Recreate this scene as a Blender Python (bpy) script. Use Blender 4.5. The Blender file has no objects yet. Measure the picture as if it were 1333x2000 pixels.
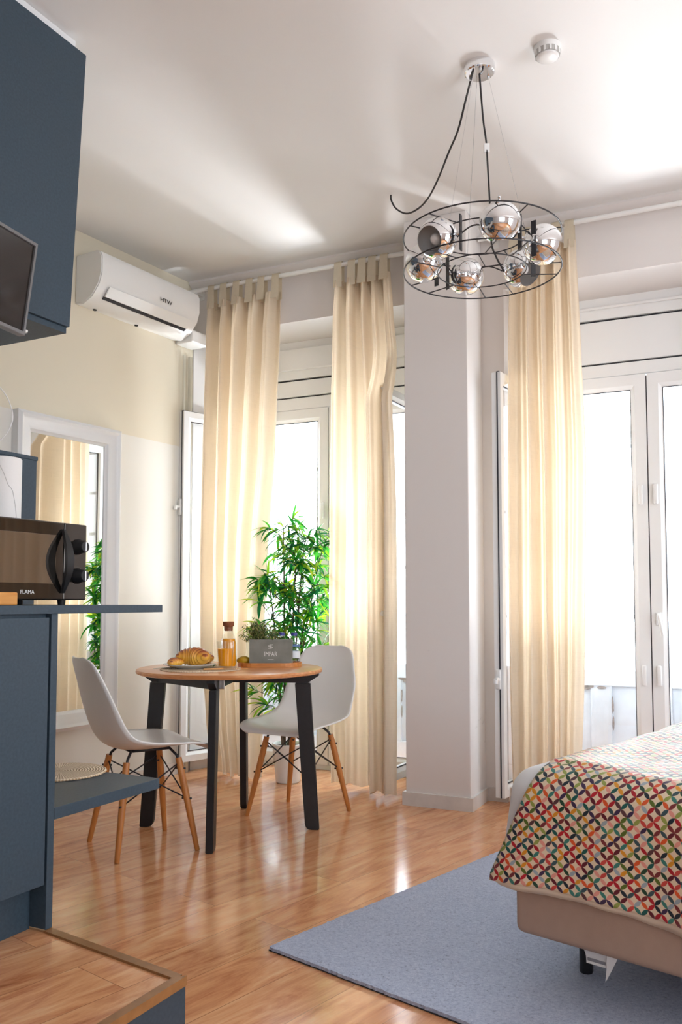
import bpy, bmesh, math, random
from mathutils import Vector, Matrix
PI = math.pi
S = bpy.context.scene
COL = S.collection

# ------------------------------------------------------------------ camera, world, lights, exposure
CAM_H, FOC, HOR, CYP, CXP = 1.055, 1680.0, 1176.0, 1076.0, 666.5
PITCH = math.atan((HOR - CYP) / FOC)
cd = bpy.data.cameras.new('camera')
cam = bpy.data.objects.new('camera', cd); COL.objects.link(cam)
cam.location = (0, 0, CAM_H); cam.rotation_euler = (PI / 2 + PITCH, 0, 0)
cd.sensor_fit = 'VERTICAL'; cd.sensor_height = 36; cd.sensor_width = 24
cd.lens = FOC / 2000 * 36; cd.shift_y = (CYP - 1000) / 2000
cd.clip_start = 0.02; cd.clip_end = 100
S.camera = cam
W = bpy.data.worlds.new('daylight'); S.world = W; W.use_nodes = True
bg = W.node_tree.nodes['Background']
bg.inputs[0].default_value = (0.85, 0.935, 1.0, 1); bg.inputs[1].default_value = 7.2
S.view_settings.view_transform = 'Standard'; S.view_settings.look = 'None'
S.view_settings.gamma = 1; S.view_settings.use_curve_mapping = False
S.view_settings.exposure = 0.74
S.cycles.transparent_max_bounces = 32
def area(name, loc, target, sx, sy, watts, col):
    l = bpy.data.lights.new(name, 'AREA'); l.shape = 'RECTANGLE'; l.size = sx; l.size_y = sy
    l.energy = watts; l.color = col
    o = bpy.data.objects.new(name, l); COL.objects.link(o); o.location = loc
    o.rotation_euler = (Vector(target) - Vector(loc)).to_track_quat('-Z', 'Y').to_euler()
    return o
# fill lamps added behind and right of the camera to brighten the room
area('fill_back', (0.6, -2.1, 1.8), (0.2, 4.0, 1.6), 2.6, 2.0, 22, (0.84, 0.92, 1.0))
area('fill_side', (3.9, 0.6, 1.6), (-1.0, 2.6, 1.5), 2.4, 2.2, 88, (0.84, 0.92, 1.0))
# sunlight thrown upwards from the street through the two balcony doors
area('street_glow_right', (2.65, 5.9, 0.25), (0.6, 3.6, 3.1), 0.6, 0.4, 100, (0.95, 0.97, 1.0))
area('street_glow_left', (0.75, 6.75, 0.25), (-0.5, 4.0, 3.1), 0.6, 0.4, 90, (0.95, 0.97, 1.0))

# ------------------------------------------------------------------ helpers
def V(*a): return Vector(a)
_fw = V(0, math.cos(PITCH), math.sin(PITCH)); _up = V(0, -math.sin(PITCH), math.cos(PITCH))
CAMP = V(0, 0, CAM_H)
def ray(px, py): return _fw + V(1, 0, 0) * ((px - CXP) / FOC) - _up * ((py - CYP) / FOC)
def at_z(px, py, z): d = ray(px, py); return CAMP + d * ((z - CAM_H) / d.z)
def at_y(px, py, y): d = ray(px, py); return CAMP + d * (y / d.y)
def ground_dir(vx): d = V((vx - CXP) / (FOC / math.cos(PITCH)), 1, 0); return d.normalized()
class Frame:
    def __init__(s, o, ax):
        s.o = V(o[0], o[1], 0); s.a = V(ax[0], ax[1], 0).normalized(); s.n = V(-s.a.y, s.a.x, 0)
        s.rz = math.atan2(s.a.y, s.a.x)
    def w(s, x, y, z=0): return s.o + s.a * x + s.n * y + V(0, 0, z)
    def px(s, px, py, y):   # local (x,z) of a ray on the vertical plane at depth y
        P = s.o + s.n * y; d = ray(px, py); t = s.n.dot(P - CAMP) / s.n.dot(d); Q = CAMP + d * t
        return (Q - s.o).dot(s.a), Q.z
WF = Frame((-.96, 5.476), (.907, -.421))          # window wall: x to the right, y outwards
Ld = ground_dir(1710)
LF = Frame((-.96, 5.476), (Ld.x, Ld.y))           # left wall: x towards the corner, y into the wall
Kd = ground_dir(1530)
KF = Frame((-.800, 2.438), (Kd.x, Kd.y))          # kitchen: x along the fronts away from us, y into the units

def tag(o, label=None, cat=None, group=None, kind=None):
    if label: o['label'] = label
    if cat: o['category'] = cat
    if group: o['group'] = group
    if kind: o['kind'] = kind
    return o
def empty(name, loc=(0, 0, 0), rz=0, label=None, cat=None, group=None, kind=None):
    o = bpy.data.objects.new(name, None); COL.objects.link(o); o.location = loc; o.rotation_euler = (0, 0, rz)
    o.empty_display_size = 0.05
    return tag(o, label, cat, group, kind)
def obj(name, bm, m, parent=None, smooth=False, loc=None, rz=None, angle=None):
    me = bpy.data.meshes.new(name); bmesh.ops.recalc_face_normals(bm, faces=bm.faces[:])
    bm.to_mesh(me); bm.free()
    for mm in (m if isinstance(m, (list, tuple)) else [m]): me.materials.append(mm)
    if smooth or angle:
        for p in me.polygons: p.use_smooth = True
        if angle:
            try: me.set_sharp_from_angle(angle=math.radians(angle))
            except Exception: pass
    o = bpy.data.objects.new(name, me); COL.objects.link(o)
    if parent is not None: o.parent = parent
    if loc is not None: o.location = loc
    if rz is not None: o.rotation_euler = (0, 0, rz)
    return o
def copy_tree(o, parent=None):
    c = o.copy(); COL.objects.link(c); c.parent = parent
    for ch in [k for k in bpy.data.objects if k.parent == o]: copy_tree(ch, c)
    return c
def BM(): return bmesh.new()
def box(bm, x0, x1, y0, y1, z0, z1, bev=0, seg=2, mi=0, M=None):
    r = bmesh.ops.create_cube(bm, size=1)
    vs = r['verts']
    for v in vs: v.co = V(x0 + (v.co.x + .5) * (x1 - x0), y0 + (v.co.y + .5) * (y1 - y0), z0 + (v.co.z + .5) * (z1 - z0))
    fs = list({f for v in vs for f in v.link_faces})
    if bev:
        es = list({e for v in vs for e in v.link_edges})
        g = bmesh.ops.bevel(bm, geom=es, offset=bev, segments=seg, profile=.5, affect='EDGES')
        fs = g['faces'] + [f for f in fs if f.is_valid]; vs = list({v for f in fs for v in f.verts})
    for f in fs: f.material_index = mi
    if M: bmesh.ops.transform(bm, matrix=M, verts=vs)
    return vs
def prism(bm, pts, z0, z1, M=None):
    a = [bm.verts.new((p[0], p[1], z0)) for p in pts]; b = [bm.verts.new((p[0], p[1], z1)) for p in pts]
    bm.faces.new(a[::-1]); bm.faces.new(b); n = len(pts)
    for i in range(n): bm.faces.new((a[i], a[(i + 1) % n], b[(i + 1) % n], b[i]))
    if M: bmesh.ops.transform(bm, matrix=M, verts=a + b)
    return a + b
def catmull(P, n=8, closed=False):
    P = [V(*p) for p in P]; out = []; L = len(P)
    rng = range(L if closed else L - 1)
    for i in rng:
        if closed: p0, p1, p2, p3 = P[(i - 1) % L], P[i], P[(i + 1) % L], P[(i + 2) % L]
        else: p0, p1, p2, p3 = P[max(i - 1, 0)], P[i], P[i + 1], P[min(i + 2, L - 1)]
        for k in range(n):
            t = k / n
            out.append(.5 * ((2 * p1) + (-p0 + p2) * t + (2 * p0 - 5 * p1 + 4 * p2 - p3) * t * t + (-p0 + 3 * p1 - 3 * p2 + p3) * t ** 3))
    if not closed: out.append(P[-1])
    return out
def tube(bm, pts, r, seg=8, closed=False, cap=True, flat=None):
    pts = [V(*p) for p in pts]; n = len(pts); rs = r if isinstance(r, (list, tuple)) else [r] * n
    rings = []; prev = None
    for i, p in enumerate(pts):
        if closed: t = pts[(i + 1) % n] - pts[i - 1]
        else: t = pts[min(i + 1, n - 1)] - pts[max(i - 1, 0)]
        t.normalize()
        if prev is None:
            a = V(0, 0, 1) if abs(t.z) < .9 else V(1, 0, 0); u = t.cross(a).normalized()
        else:
            u = (prev - t * prev.dot(t)).normalized()
        prev = u; w = t.cross(u)
        rings.append([bm.verts.new(p + (u * math.cos(2 * PI * k / seg) + w * math.sin(2 * PI * k / seg)) * rs[i]) for k in range(seg)])
    m = n if closed else n - 1
    for i in range(m):
        A, B = rings[i], rings[(i + 1) % n]
        for k in range(seg): bm.faces.new((A[k], A[(k + 1) % seg], B[(k + 1) % seg], B[k]))
    if cap and not closed: bm.faces.new(rings[0][::-1]); bm.faces.new(rings[-1])
def lathe(bm, prof, seg=32, M=None, sx=1, sy=1):
    vs = []; rings = []
    for r, z in prof:
        if r < 1e-6: v = bm.verts.new((0, 0, z)); rings.append([v]); vs.append(v)
        else:
            R = [bm.verts.new((r * sx * math.cos(2 * PI * k / seg), r * sy * math.sin(2 * PI * k / seg), z)) for k in range(seg)]
            rings.append(R); vs += R
    for A, B in zip(rings, rings[1:]):
        if len(A) == 1 and len(B) == 1: continue
        for k in range(seg):
            if len(A) == 1: bm.faces.new((A[0], B[k], B[(k + 1) % seg]))
            elif len(B) == 1: bm.faces.new((A[k], A[(k + 1) % seg], B[0]))
            else: bm.faces.new((A[k], A[(k + 1) % seg], B[(k + 1) % seg], B[k]))
    if M: bmesh.ops.transform(bm, matrix=M, verts=vs)
    return vs
def sweep_rect(bm, x0, x1, z0, z1, y, prof):
    """picture-frame moulding round a rectangle; prof = [(inset, depth)] closed loop, depth towards -y"""
    n = len(prof); loops = []
    for (sx, sz, cx, cz) in ((1, 1, x0, z0), (-1, 1, x1, z0), (-1, -1, x1, z1), (1, -1, x0, z1)):
        loops.append([bm.verts.new((cx + sx * p[0], y - p[1], cz + sz * p[0])) for p in prof])
    for i in range(4):
        A, B = loops[i], loops[(i + 1) % 4]
        for k in range(n): bm.faces.new((A[k], A[(k + 1) % n], B[(k + 1) % n], B[k]))
def text_obj(name, body, size, m, parent, M, extrude=.0006, label=None):
    c = bpy.data.curves.new(name, 'FONT'); c.body = body; c.size = size; c.extrude = extrude; c.align_x = 'CENTER'; c.align_y = 'CENTER'
    t = bpy.data.objects.new(name + '_tmp', c); COL.objects.link(t)
    me = bpy.data.meshes.new_from_object(t.evaluated_get(bpy.context.evaluated_depsgraph_get()))
    bpy.data.objects.remove(t); me.name = name
    me.transform(M); me.materials.clear(); me.materials.append(m)
    o = bpy.data.objects.new(name, me); COL.objects.link(o); o.parent = parent
    if label: o['label'] = label
    return o
def RX(a): return Matrix.Rotation(a, 4, 'X')
def RY(a): return Matrix.Rotation(a, 4, 'Y')
def RZ(a): return Matrix.Rotation(a, 4, 'Z')
def T(x, y, z): return Matrix.Translation((x, y, z))
def SC(x, y, z): return Matrix.Diagonal((x, y, z, 1))

# ------------------------------------------------------------------ materials
class N:
    def __init__(s, name):
        s.m = bpy.data.materials.new(name); s.m.use_nodes = True; s.t = s.m.node_tree; s.t.nodes.clear()
        s.out = s.t.nodes.new('ShaderNodeOutputMaterial')
    def n(s, typ, ins=None, **kw):
        nd = s.t.nodes.new('ShaderNode' + typ)
        for k, v in kw.items(): setattr(nd, k, v)
        if ins:
            for k, v in ins.items():
                i = nd.inputs[k]
                if isinstance(v, bpy.types.NodeSocket): s.t.links.new(v, i)
                else: i.default_value = v
        return nd
    def math(s, op, a, b=None, c=None):
        nd = s.n('Math', operation=op)
        for i, v in enumerate((a, b, c)):
            if v is None: continue
            if isinstance(v, bpy.types.NodeSocket): s.t.links.new(v, nd.inputs[i])
            else: nd.inputs[i].default_value = v
        return nd.outputs[0]
    def ramp(s, fac, cols, interp='LINEAR'):
        nd = s.n('ValToRGB'); r = nd.color_ramp; r.interpolation = interp
        while len(r.elements) > 1: r.elements.remove(r.elements[-1])
        for i, (p, c) in enumerate(cols):
            e = r.elements[0] if i == 0 else r.elements.new(p)
            e.position = p; e.color = (*c, 1) if len(c) == 3 else c
        s.t.links.new(fac, nd.inputs[0]); return nd.outputs[0]
    def mix(s, fac, a, b, mode='MIX'):
        nd = s.n('Mix', data_type='RGBA', blend_type=mode)
        for k, v in ((0, fac), (6, a), (7, b)):
            if isinstance(v, bpy.types.NodeSocket): s.t.links.new(v, nd.inputs[k])
            else: nd.inputs[k].default_value = (*v, 1) if isinstance(v, tuple) and len(v) == 3 else v
        return nd.outputs[2]
    def done(s, sh): s.t.links.new(sh, s.out.inputs[0]); return s.m
def sr(r, g, b):   # sRGB 0-255 to linear
    f = lambda c: (c / 255 / 12.92) if c <= 10.3 else ((c / 255 + .055) / 1.055) ** 2.4
    return (f(r), f(g), f(b))
def mat(name, col, rough=.5, metal=0, bump=0, bscale=200, spec=.5, var=0, vscale=6, coat=0, coord='Object', sss=0):
    k = N(name); tc = k.n('TexCoord').outputs[coord]
    c = (*col, 1)
    if var:
        nz = k.n('TexNoise', {'Vector': tc, 'Scale': vscale, 'Detail': 4.0}).outputs['Fac']
        d = tuple(x * (1 - var) for x in col); c = k.ramp(nz, [(.3, d), (.7, col)])
    p = k.n('BsdfPrincipled', {'Base Color': c, 'Roughness': rough, 'Metallic': metal, 'Specular IOR Level': spec, 'Coat Weight': coat})
    if bump:
        b = k.n('TexNoise', {'Vector': tc, 'Scale': bscale, 'Detail': 3.0}).outputs['Fac']
        k.t.links.new(k.n('Bump', {'Strength': bump, 'Distance': .002, 'Height': b}).outputs[0], p.inputs['Normal'])
    return k.done(p.outputs[0])
def translucent(name, col, tcol, w=.5, weave=False, rough=.8):
    k = N(name)
    a = k.n('BsdfPrincipled', {'Base Color': (*col, 1), 'Roughness': rough, 'Specular IOR Level': .2})
    b = k.n('BsdfTranslucent', {'Color': (*tcol, 1)})
    if weave:
        tc = k.n('TexCoord').outputs['Object']
        mp = k.n('Mapping', {'Vector': tc, 'Scale': (260, 260, 14)}).outputs[0]
        n1 = k.n('TexNoise', {'Vector': mp, 'Scale': 1.0, 'Detail': 2.0}).outputs['Fac']
        mp2 = k.n('Mapping', {'Vector': tc, 'Scale': (8, 8, 300)}).outputs[0]
        n2 = k.n('TexNoise', {'Vector': mp2, 'Scale': 1.0, 'Detail': 2.0}).outputs['Fac']
        s = k.math('ADD', n1, n2)
        cc = k.ramp(s, [(.7, tuple(x * .93 for x in tcol)), (1.3, tcol)])
        k.t.links.new(cc, b.inputs[0])
        k.t.links.new(k.ramp(s, [(.7, tuple(x * .95 for x in col)), (1.3, col)]), a.inputs['Base Color'])
    return k.done(k.n('MixShader', {0: w, 1: a.outputs[0], 2: b.outputs[0]}).outputs[0])
def glassy(name, tint=(1, 1, 1), gloss=.12, rough=0.0):
    k = N(name)
    tr = k.n('BsdfTransparent', {'Color': (*tint, 1)})
    gl = k.n('BsdfGlossy', {'Color': (1, 1, 1, 1), 'Roughness': rough})
    fa = k.n('LayerWeight', {'Blend': .5}).outputs['Facing']
    fr = k.math('MULTIPLY_ADD', k.math('POWER', fa, 4.0), gloss * 3.2, .035)
    return k.done(k.n('MixShader', {0: fr, 1: tr.outputs[0], 2: gl.outputs[0]}).outputs[0])
def foliage(name, cols, w=.45, rough=.4):
    k = N(name)
    r = k.n('NewGeometry').outputs['Random Per Island']
    n = len(cols); c = k.ramp(r, [(i / n, cols[i]) for i in range(n)], 'CONSTANT')
    a = k.n('BsdfPrincipled', {'Base Color': c, 'Roughness': rough})
    b = k.n('BsdfTranslucent', {'Color': c})
    return k.done(k.n('MixShader', {0: w, 1: a.outputs[0], 2: b.outputs[0]}).outputs[0])

M = {}
M['ceiling'] = mat('ceiling_paint', (.86, .855, .84), .9, bump=.08, bscale=60)
def wall_left_mat():
    k = N('two_tone_wall'); geo = k.n('NewGeometry').outputs['Position']
    z = k.n('SeparateXYZ', {0: geo}).outputs[2]
    up = k.math('GREATER_THAN', z, 2.035)
    c = k.mix(up, (.84, .82, .76), (.80, .735, .59))  # paler tone below a level line, warmer tone above
    nz = k.n('TexNoise', {'Vector': geo, 'Scale': 3.0, 'Detail': 5.0}).outputs['Fac']
    c = k.mix(k.math('MULTIPLY', nz, .08), c, (.55, .5, .4))
    p = k.n('BsdfPrincipled', {'Base Color': c, 'Roughness': .75})
    b = k.n('TexNoise', {'Vector': geo, 'Scale': 80.0, 'Detail': 3.0}).outputs['Fac']
    k.t.links.new(k.n('Bump', {'Strength': .06, 'Distance': .002, 'Height': b}).outputs[0], p.inputs['Normal'])
    return k.done(p.outputs[0])
M['wall_left'] = wall_left_mat()
def pillar_mat():
    k = N('scuffed_wall_paint'); geo = k.n('NewGeometry').outputs['Position']
    mp = k.n('Mapping', {'Vector': geo, 'Scale': (7, 7, 22), 'Rotation': (.3, .5, 0)}).outputs[0]
    nz = k.n('TexNoise', {'Vector': mp, 'Scale': 1.0, 'Detail': 7.0, 'Roughness': .62}).outputs['Fac']
    z = k.n('SeparateXYZ', {0: geo}).outputs[2]
    low = k.n('MapRange', {'Value': z, 'From Min': 1.1, 'From Max': .2, 'To Min': 0.0, 'To Max': 1.0}).outputs[0]
    scuff = k.ramp(nz, [(.66, (0, 0, 0)), (.70, (1, 1, 1)), (.72, (0, 0, 0))])
    f = k.math('MULTIPLY', k.math('MULTIPLY', scuff, low), .35)
    c = k.mix(f, (.79, .745, .715), (.35, .3, .28))
    p = k.n('BsdfPrincipled', {'Base Color': c, 'Roughness': .75})
    b = k.n('TexNoise', {'Vector': geo, 'Scale': 40.0, 'Detail': 4.0}).outputs['Fac']
    k.t.links.new(k.n('Bump', {'Strength': .12, 'Distance': .003, 'Height': b}).outputs[0], p.inputs['Normal'])
    return k.done(p.outputs[0])
M['wall'] = pillar_mat()
M['reveal'] = mat('reveal_white', (.90, .90, .92), .6)
M['base'] = mat('skirting_paint', (.76, .72, .68), .5, var=.12, vscale=14)
M['pvc'] = mat('white_pvc', (.88, .88, .87), .3)
M['gap'] = mat('dark_gasket', (.02, .02, .03), .6)
M['oldwood'] = mat('peeling_white_paint', (.74, .82, .90), .6, var=.12, vscale=9)
M['peel'] = mat('bare_weathered_wood', (.42, .38, .36), .9, var=.5, vscale=60)
M['glass'] = glassy('window_glass', (1, 1, 1), .06)
M['curtain'] = translucent('cream_linen', (.82, .74, .62), (.80, .645, .46), .52, weave=True)
M['tab'] = translucent('cream_linen_double', (.70, .62, .48), (.7, .55, .35), .2, weave=True)
M['white_metal'] = mat('white_enamel', (.85, .84, .81), .35)
M['white_plastic'] = mat('white_plastic', (.86, .86, .85), .28)
M['black'] = mat('black_plastic', (.012, .012, .014), .4)
M['black_metal'] = mat('black_metal', (.02, .02, .025), .38)
M['cable'] = mat('black_cable', (.02, .018, .02), .6)
M['chrome'] = mat('chrome', (.86, .87, .89), .04, metal=1)
M['steel'] = mat('brushed_steel', (.7, .71, .73), .25, metal=1)
M['lamp_in'] = mat('lamp_interior_silver', (.74, .73, .72), .4, metal=.35)
M['bulb'] = mat('frosted_bulb', (.9, .88, .86), .25)
M['mirror'] = mat('mirror_glass', (.92, .93, .92), .01, metal=1)
M['frame_white'] = mat('white_lacquer', (.83, .84, .85), .35)
def blue_mat():
    k = N('petrol_blue_laminate'); tc = k.n('TexCoord').outputs['Object']
    mp = k.n('Mapping', {'Vector': tc, 'Scale': (60, 60, 60)}).outputs[0]
    nz = k.n('TexNoise', {'Vector': mp, 'Scale': 2.0, 'Detail': 6.0}).outputs['Fac']
    c = k.ramp(nz, [(.35, sr(48, 65, 78)), (.65, sr(55, 73, 87))])
    p = k.n('BsdfPrincipled', {'Base Color': c, 'Roughness': .5})
    k.t.links.new(k.n('Bump', {'Strength': .12, 'Distance': .001, 'Height': nz}).outputs[0], p.inputs['Normal'])
    return k.done(p.outputs[0])
M['blue'] = blue_mat()
def floor_mat(name, ang, tint=1.0):
    k = N(name); geo = k.n('NewGeometry').outputs['Position']
    mp = k.n('Mapping', {'Vector': geo, 'Rotation': (0, 0, -ang)}).outputs[0]
    br = k.n('TexBrick', {'Vector': mp, 'Color1': (0, 0, 0, 1), 'Color2': (1, 1, 1, 1), 'Mortar': (.5, .5, .5, 1), 'Scale': 1.0,
                          'Mortar Size': .0012, 'Mortar Smooth': .1, 'Bias': 0.0, 'Brick Width': 1.28, 'Row Height': .19})
    br.offset = .37; br.offset_frequency = 2
    idc = br.outputs['Color']; mortar = br.outputs['Fac']
    off = k.n('VectorMath', {0: idc, 1: (37.0, 11.0, 5.0)}, operation='MULTIPLY').outputs[0]
    v = k.n('VectorMath', {0: mp, 1: off}, operation='ADD').outputs[0]
    g1 = k.n('Mapping', {'Vector': v, 'Scale': (1.5, 7.0, 1)}).outputs[0]
    n1 = k.n('TexNoise', {'Vector': g1, 'Scale': 1.6, 'Detail': 6.0, 'Roughness': .6, 'Distortion': 1.6}).outputs['Fac']
    g2 = k.n('Mapping', {'Vector': v, 'Scale': (4, 70.0, 1)}).outputs[0]
    n2 = k.n('TexNoise', {'Vector': g2, 'Scale': 1.5, 'Detail': 5.0, 'Roughness': .7}).outputs['Fac']
    c = k.ramp(n1, [(.24, sr(148, 84, 54)), (.37, sr(204, 134, 92)), (.52, sr(232, 170, 122)), (.72, sr(244, 198, 154))])
    c = k.mix(.22, c, k.ramp(n2, [(.3, sr(170, 104, 62)), (.7, sr(240, 190, 140))]), 'MIX')
    c = k.mix(.30, c, k.mix(1.0, c, k.ramp(idc, [(0, (.62, .55, .5)), (1, (1.25, 1.2, 1.15))]), 'MULTIPLY'))
    c = k.mix(k.math('MULTIPLY', mortar, .55), c, sr(110, 62, 38))
    p = k.n('BsdfPrincipled', {'Base Color': c, 'Roughness': k.n('MapRange', {'Value': n2, 'To Min': .10, 'To Max': .19}).outputs[0], 'Specular IOR Level': .55})
    k.t.links.new(k.n('Bump', {'Strength': .1, 'Distance': .001, 'Height': n2}).outputs[0], p.inputs['Normal'])
    return k.done(p.outputs[0])
PLK = math.atan2(*(ground_dir(2050).yx))
M['floor'] = floor_mat('oak_laminate', PLK)
M['wood_trim'] = mat('oak_trim', sr(160, 112, 68), .3, var=.25, vscale=30)
def grain(name, cA, cB, scale=(3, 60, 60), rough=.35):
    k = N(name); tc = k.n('TexCoord').outputs['Object']
    mp = k.n('Mapping', {'Vector': tc, 'Scale': scale}).outputs[0]
    nz = k.n('TexNoise', {'Vector': mp, 'Scale': 1.0, 'Detail': 5.0, 'Distortion': .6}).outputs['Fac']
    p = k.n('BsdfPrincipled', {'Base Color': k.ramp(nz, [(.3, cA), (.7, cB)]), 'Roughness': rough})
    return k.done(p.outputs[0])
M['tabletop'] = grain('beech_top', sr(196, 124, 70), sr(226, 160, 104), (4, 40, 40), .28)
M['legwood'] = grain('beech_leg', sr(188, 116, 56), sr(212, 142, 76), (60, 60, 5), .4)
M['tray'] = grain('tray_wood', sr(190, 118, 54), sr(222, 152, 84), (8, 60, 60), .4)
M['shell'] = mat('white_shell_plastic', (.86, .845, .82), .32)
M['black_wood'] = mat('black_stained_wood', (.016, .016, .019), .42, var=.3, vscale=40)
def woven(name, ca, cb, rings=110.0):
    k = N(name); tc = k.n('TexCoord').outputs['Object']
    sp = k.n('SeparateXYZ', {0: tc})
    r = k.math('SQRT', k.math('ADD', k.math('POWER', sp.outputs[0], 2.0), k.math('POWER', sp.outputs[1], 2.0)))
    a = k.math('ARCTAN2', sp.outputs[1], sp.outputs[0])
    w = k.math('SINE', k.math('MULTIPLY', r, rings * 6.283))
    b = k.math('SINE', k.math('MULTIPLY', a, 90.0))
    h = k.math('ADD', w, k.math('MULTIPLY', b, .5))
    c = k.ramp(k.math('MULTIPLY_ADD', h, .3, .5), [(.15, ca), (.6, cb)])
    p = k.n('BsdfPrincipled', {'Base Color': c, 'Roughness': .85})
    k.t.links.new(k.n('Bump', {'Strength': .6, 'Distance': .003, 'Height': h}).outputs[0], p.inputs['Normal'])
    return k.done(p.outputs[0])
M['woven'] = woven('woven_straw', sr(190, 156, 118), sr(244, 224, 196))
M['porcelain'] = mat('porcelain', (.86, .85, .83), .15)
def croissant_mat():
    k = N('baked_crust'); at = k.n('Attribute', attribute_name='bake').outputs['Fac']
    c = k.ramp(at, [(0, sr(246, 196, 74)), (.45, sr(238, 166, 62)), (.8, sr(168, 78, 26)), (1, sr(120, 48, 16))])
    p = k.n('BsdfPrincipled', {'Base Color': c, 'Roughness': .3, 'Coat Weight': .3})
    return k.done(p.outputs[0])
M['crust'] = croissant_mat()
M['drink'] = glassy('drinking_glass', (.97, .98, .97), .18)
M['juice'] = mat('orange_juice', sr(255, 168, 8), .25)
M['cork'] = mat('cork', sr(150, 88, 54), .85, var=.3, vscale=60, bump=.3)
M['sign'] = mat('slate_grey_card', sr(144, 146, 138), .7, var=.28, vscale=14)
M['print'] = mat('white_print', (.85, .85, .83), .6)
M['pinkpot'] = mat('pink_clay', sr(206, 178, 162), .6)
M['herb'] = foliage('herb_leaves', [sr(112, 136, 74), sr(142, 158, 90), sr(82, 108, 58), sr(180, 180, 110), sr(204, 196, 140), sr(96, 120, 66)], .35)
M['bamboo'] = foliage('bamboo_leaves', [sr(40, 140, 48), sr(76, 178, 58), sr(24, 100, 52), sr(150, 205, 48), sr(54, 158, 56), sr(200, 224, 60), sr(30, 118, 70), sr(90, 196, 66)], .58, .3)
M['stem'] = mat('bamboo_stem', sr(116, 92, 70), .6, var=.3, vscale=20)
M['soil'] = mat('potting_soil', (.04, .03, .02), .95, bump=.8, bscale=120)
M['mango'] = mat('mango_skin', sr(196, 156, 30), .35, var=.55, vscale=16)
M['greens'] = foliage('salad_leaf', [sr(60, 130, 40), sr(90, 160, 50)], .3)
M['pet'] = glassy('bottle_plastic', (.93, .96, .98), .22)
M['bluecap'] = mat('blue_bottle_cap', sr(60, 62, 150), .4)
M['label'] = mat('bottle_label', (.82, .88, .93), .5)
M['labelblue'] = mat('label_blue', sr(96, 130, 176), .5)
M['black_glass'] = mat('black_glass', (.11, .10, .092), .04, metal=.95)
M['tv_screen'] = mat('tv_screen', (.016, .011, .009), .12, spec=.7)
M['silver'] = mat('silver_plastic', (.22, .22, .23), .35, metal=.5)
M['paper'] = mat('paper_towel', (.88, .86, .84), .85, bump=.3, bscale=70)
M['orangewood'] = grain('bamboo_board', sr(214, 142, 66), sr(236, 172, 96), (6, 50, 50), .45)
def rug_mat():
    k = N('blue_grey_pile'); geo = k.n('NewGeometry').outputs['Position']
    n1 = k.n('TexNoise', {'Vector': geo, 'Scale': 120.0, 'Detail': 5.0, 'Roughness': .8}).outputs['Fac']
    n2 = k.n('TexNoise', {'Vector': geo, 'Scale': 9.0, 'Detail': 4.0}).outputs['Fac']
    c = k.ramp(n1, [(.30, sr(70, 78, 100)), (.40, sr(172, 184, 214)), (.7, sr(226, 234, 252))])
    c = k.mix(k.math('MULTIPLY', n2, .3), c, sr(168, 176, 204))
    p = k.n('BsdfPrincipled', {'Base Color': c, 'Roughness': .95, 'Sheen Weight': .3, 'Specular IOR Level': .1})
    k.t.links.new(k.n('Bump', {'Strength': .9, 'Distance': .006, 'Height': n1}).outputs[0], p.inputs['Normal'])
    return k.done(p.outputs[0])
M['rug'] = rug_mat()
M['rug_back'] = mat('rug_backing', (.03, .03, .035), .9)
M['bedbase'] = mat('beige_suede', sr(186, 158, 140), .9, var=.06, vscale=30, bump=.15, bscale=300)
M['sheet'] = mat('white_sheet', (.84, .85, .87), .85, bump=.1, bscale=20)
M['lining'] = mat('cream_lining', sr(232, 216, 194), .9)
def coverlet_mat():
    k = N('petal_print_cotton'); uv = k.n('TexCoord').outputs['UV']
    mp = k.n('Mapping', {'Vector': uv, 'Rotation': (0, 0, PI / 4), 'Scale': (1 / .0240, 1 / .0240, 1)}).outputs[0]
    sp = k.n('SeparateXYZ', {0: mp}); x, y = sp.outputs[0], sp.outputs[1]
    def petal(a, b, seed):
        fa, fb = k.math('FLOOR', a), k.math('FLOOR', k.math('ADD', b, .5))
        u = k.math('SUBTRACT', k.math('SUBTRACT', a, fa), .5); v = k.math('ABSOLUTE', k.math('SUBTRACT', b, fb))
        d = k.math('ADD', k.math('POWER', u, 2.0), k.math('POWER', k.math('ADD', v, .5), 2.0))
        inside = k.n('MapRange', {'Value': d, 'From Min': .52, 'From Max': .49, 'To Min': 0.0, 'To Max': 1.0}).outputs[0]
        w = k.n('TexWhiteNoise', {'Vector': k.n('CombineXYZ', {0: fa, 1: fb, 2: seed}).outputs[0]}, noise_dimensions='3D').outputs['Value']
        return inside, w
    pal = [sr(176, 24, 40), sr(98, 22, 40), sr(206, 74, 66), sr(22, 92, 84), sr(20, 40, 52), sr(92, 112, 40), sr(150, 160, 78), sr(222, 150, 40),
           sr(92, 56, 60), sr(60, 130, 118), sr(160, 172, 180), sr(224, 90, 40), sr(60, 40, 76), sr(230, 156, 140), sr(188, 28, 44), sr(58, 84, 92), sr(30, 70, 50), sr(124, 46, 50)]
    i1, w1 = petal(x, y, 1.3); i2, w2 = petal(y, x, 7.7); n = len(pal)
    c1 = k.ramp(w1, [(i / n, pal[i]) for i in range(n)], 'CONSTANT'); c2 = k.ramp(w2, [(i / n, pal[i]) for i in range(n)], 'CONSTANT')
    c = k.mix(i1, sr(232, 212, 184), c1); c = k.mix(i2, c, c2)
    p = k.n('BsdfPrincipled', {'Base Color': c, 'Roughness': .5, 'Sheen Weight': .1, 'Specular IOR Level': .5})
    return k.done(p.outputs[0])
M['coverlet'] = coverlet_mat()
M['paving'] = mat('street_stone', (.6, .6, .6), .8)
M['facade'] = mat('pale_facade', (.8, .8, .8), .8)
M['facade_win'] = mat('facade_window', (.42, .46, .5), .3)

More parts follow.
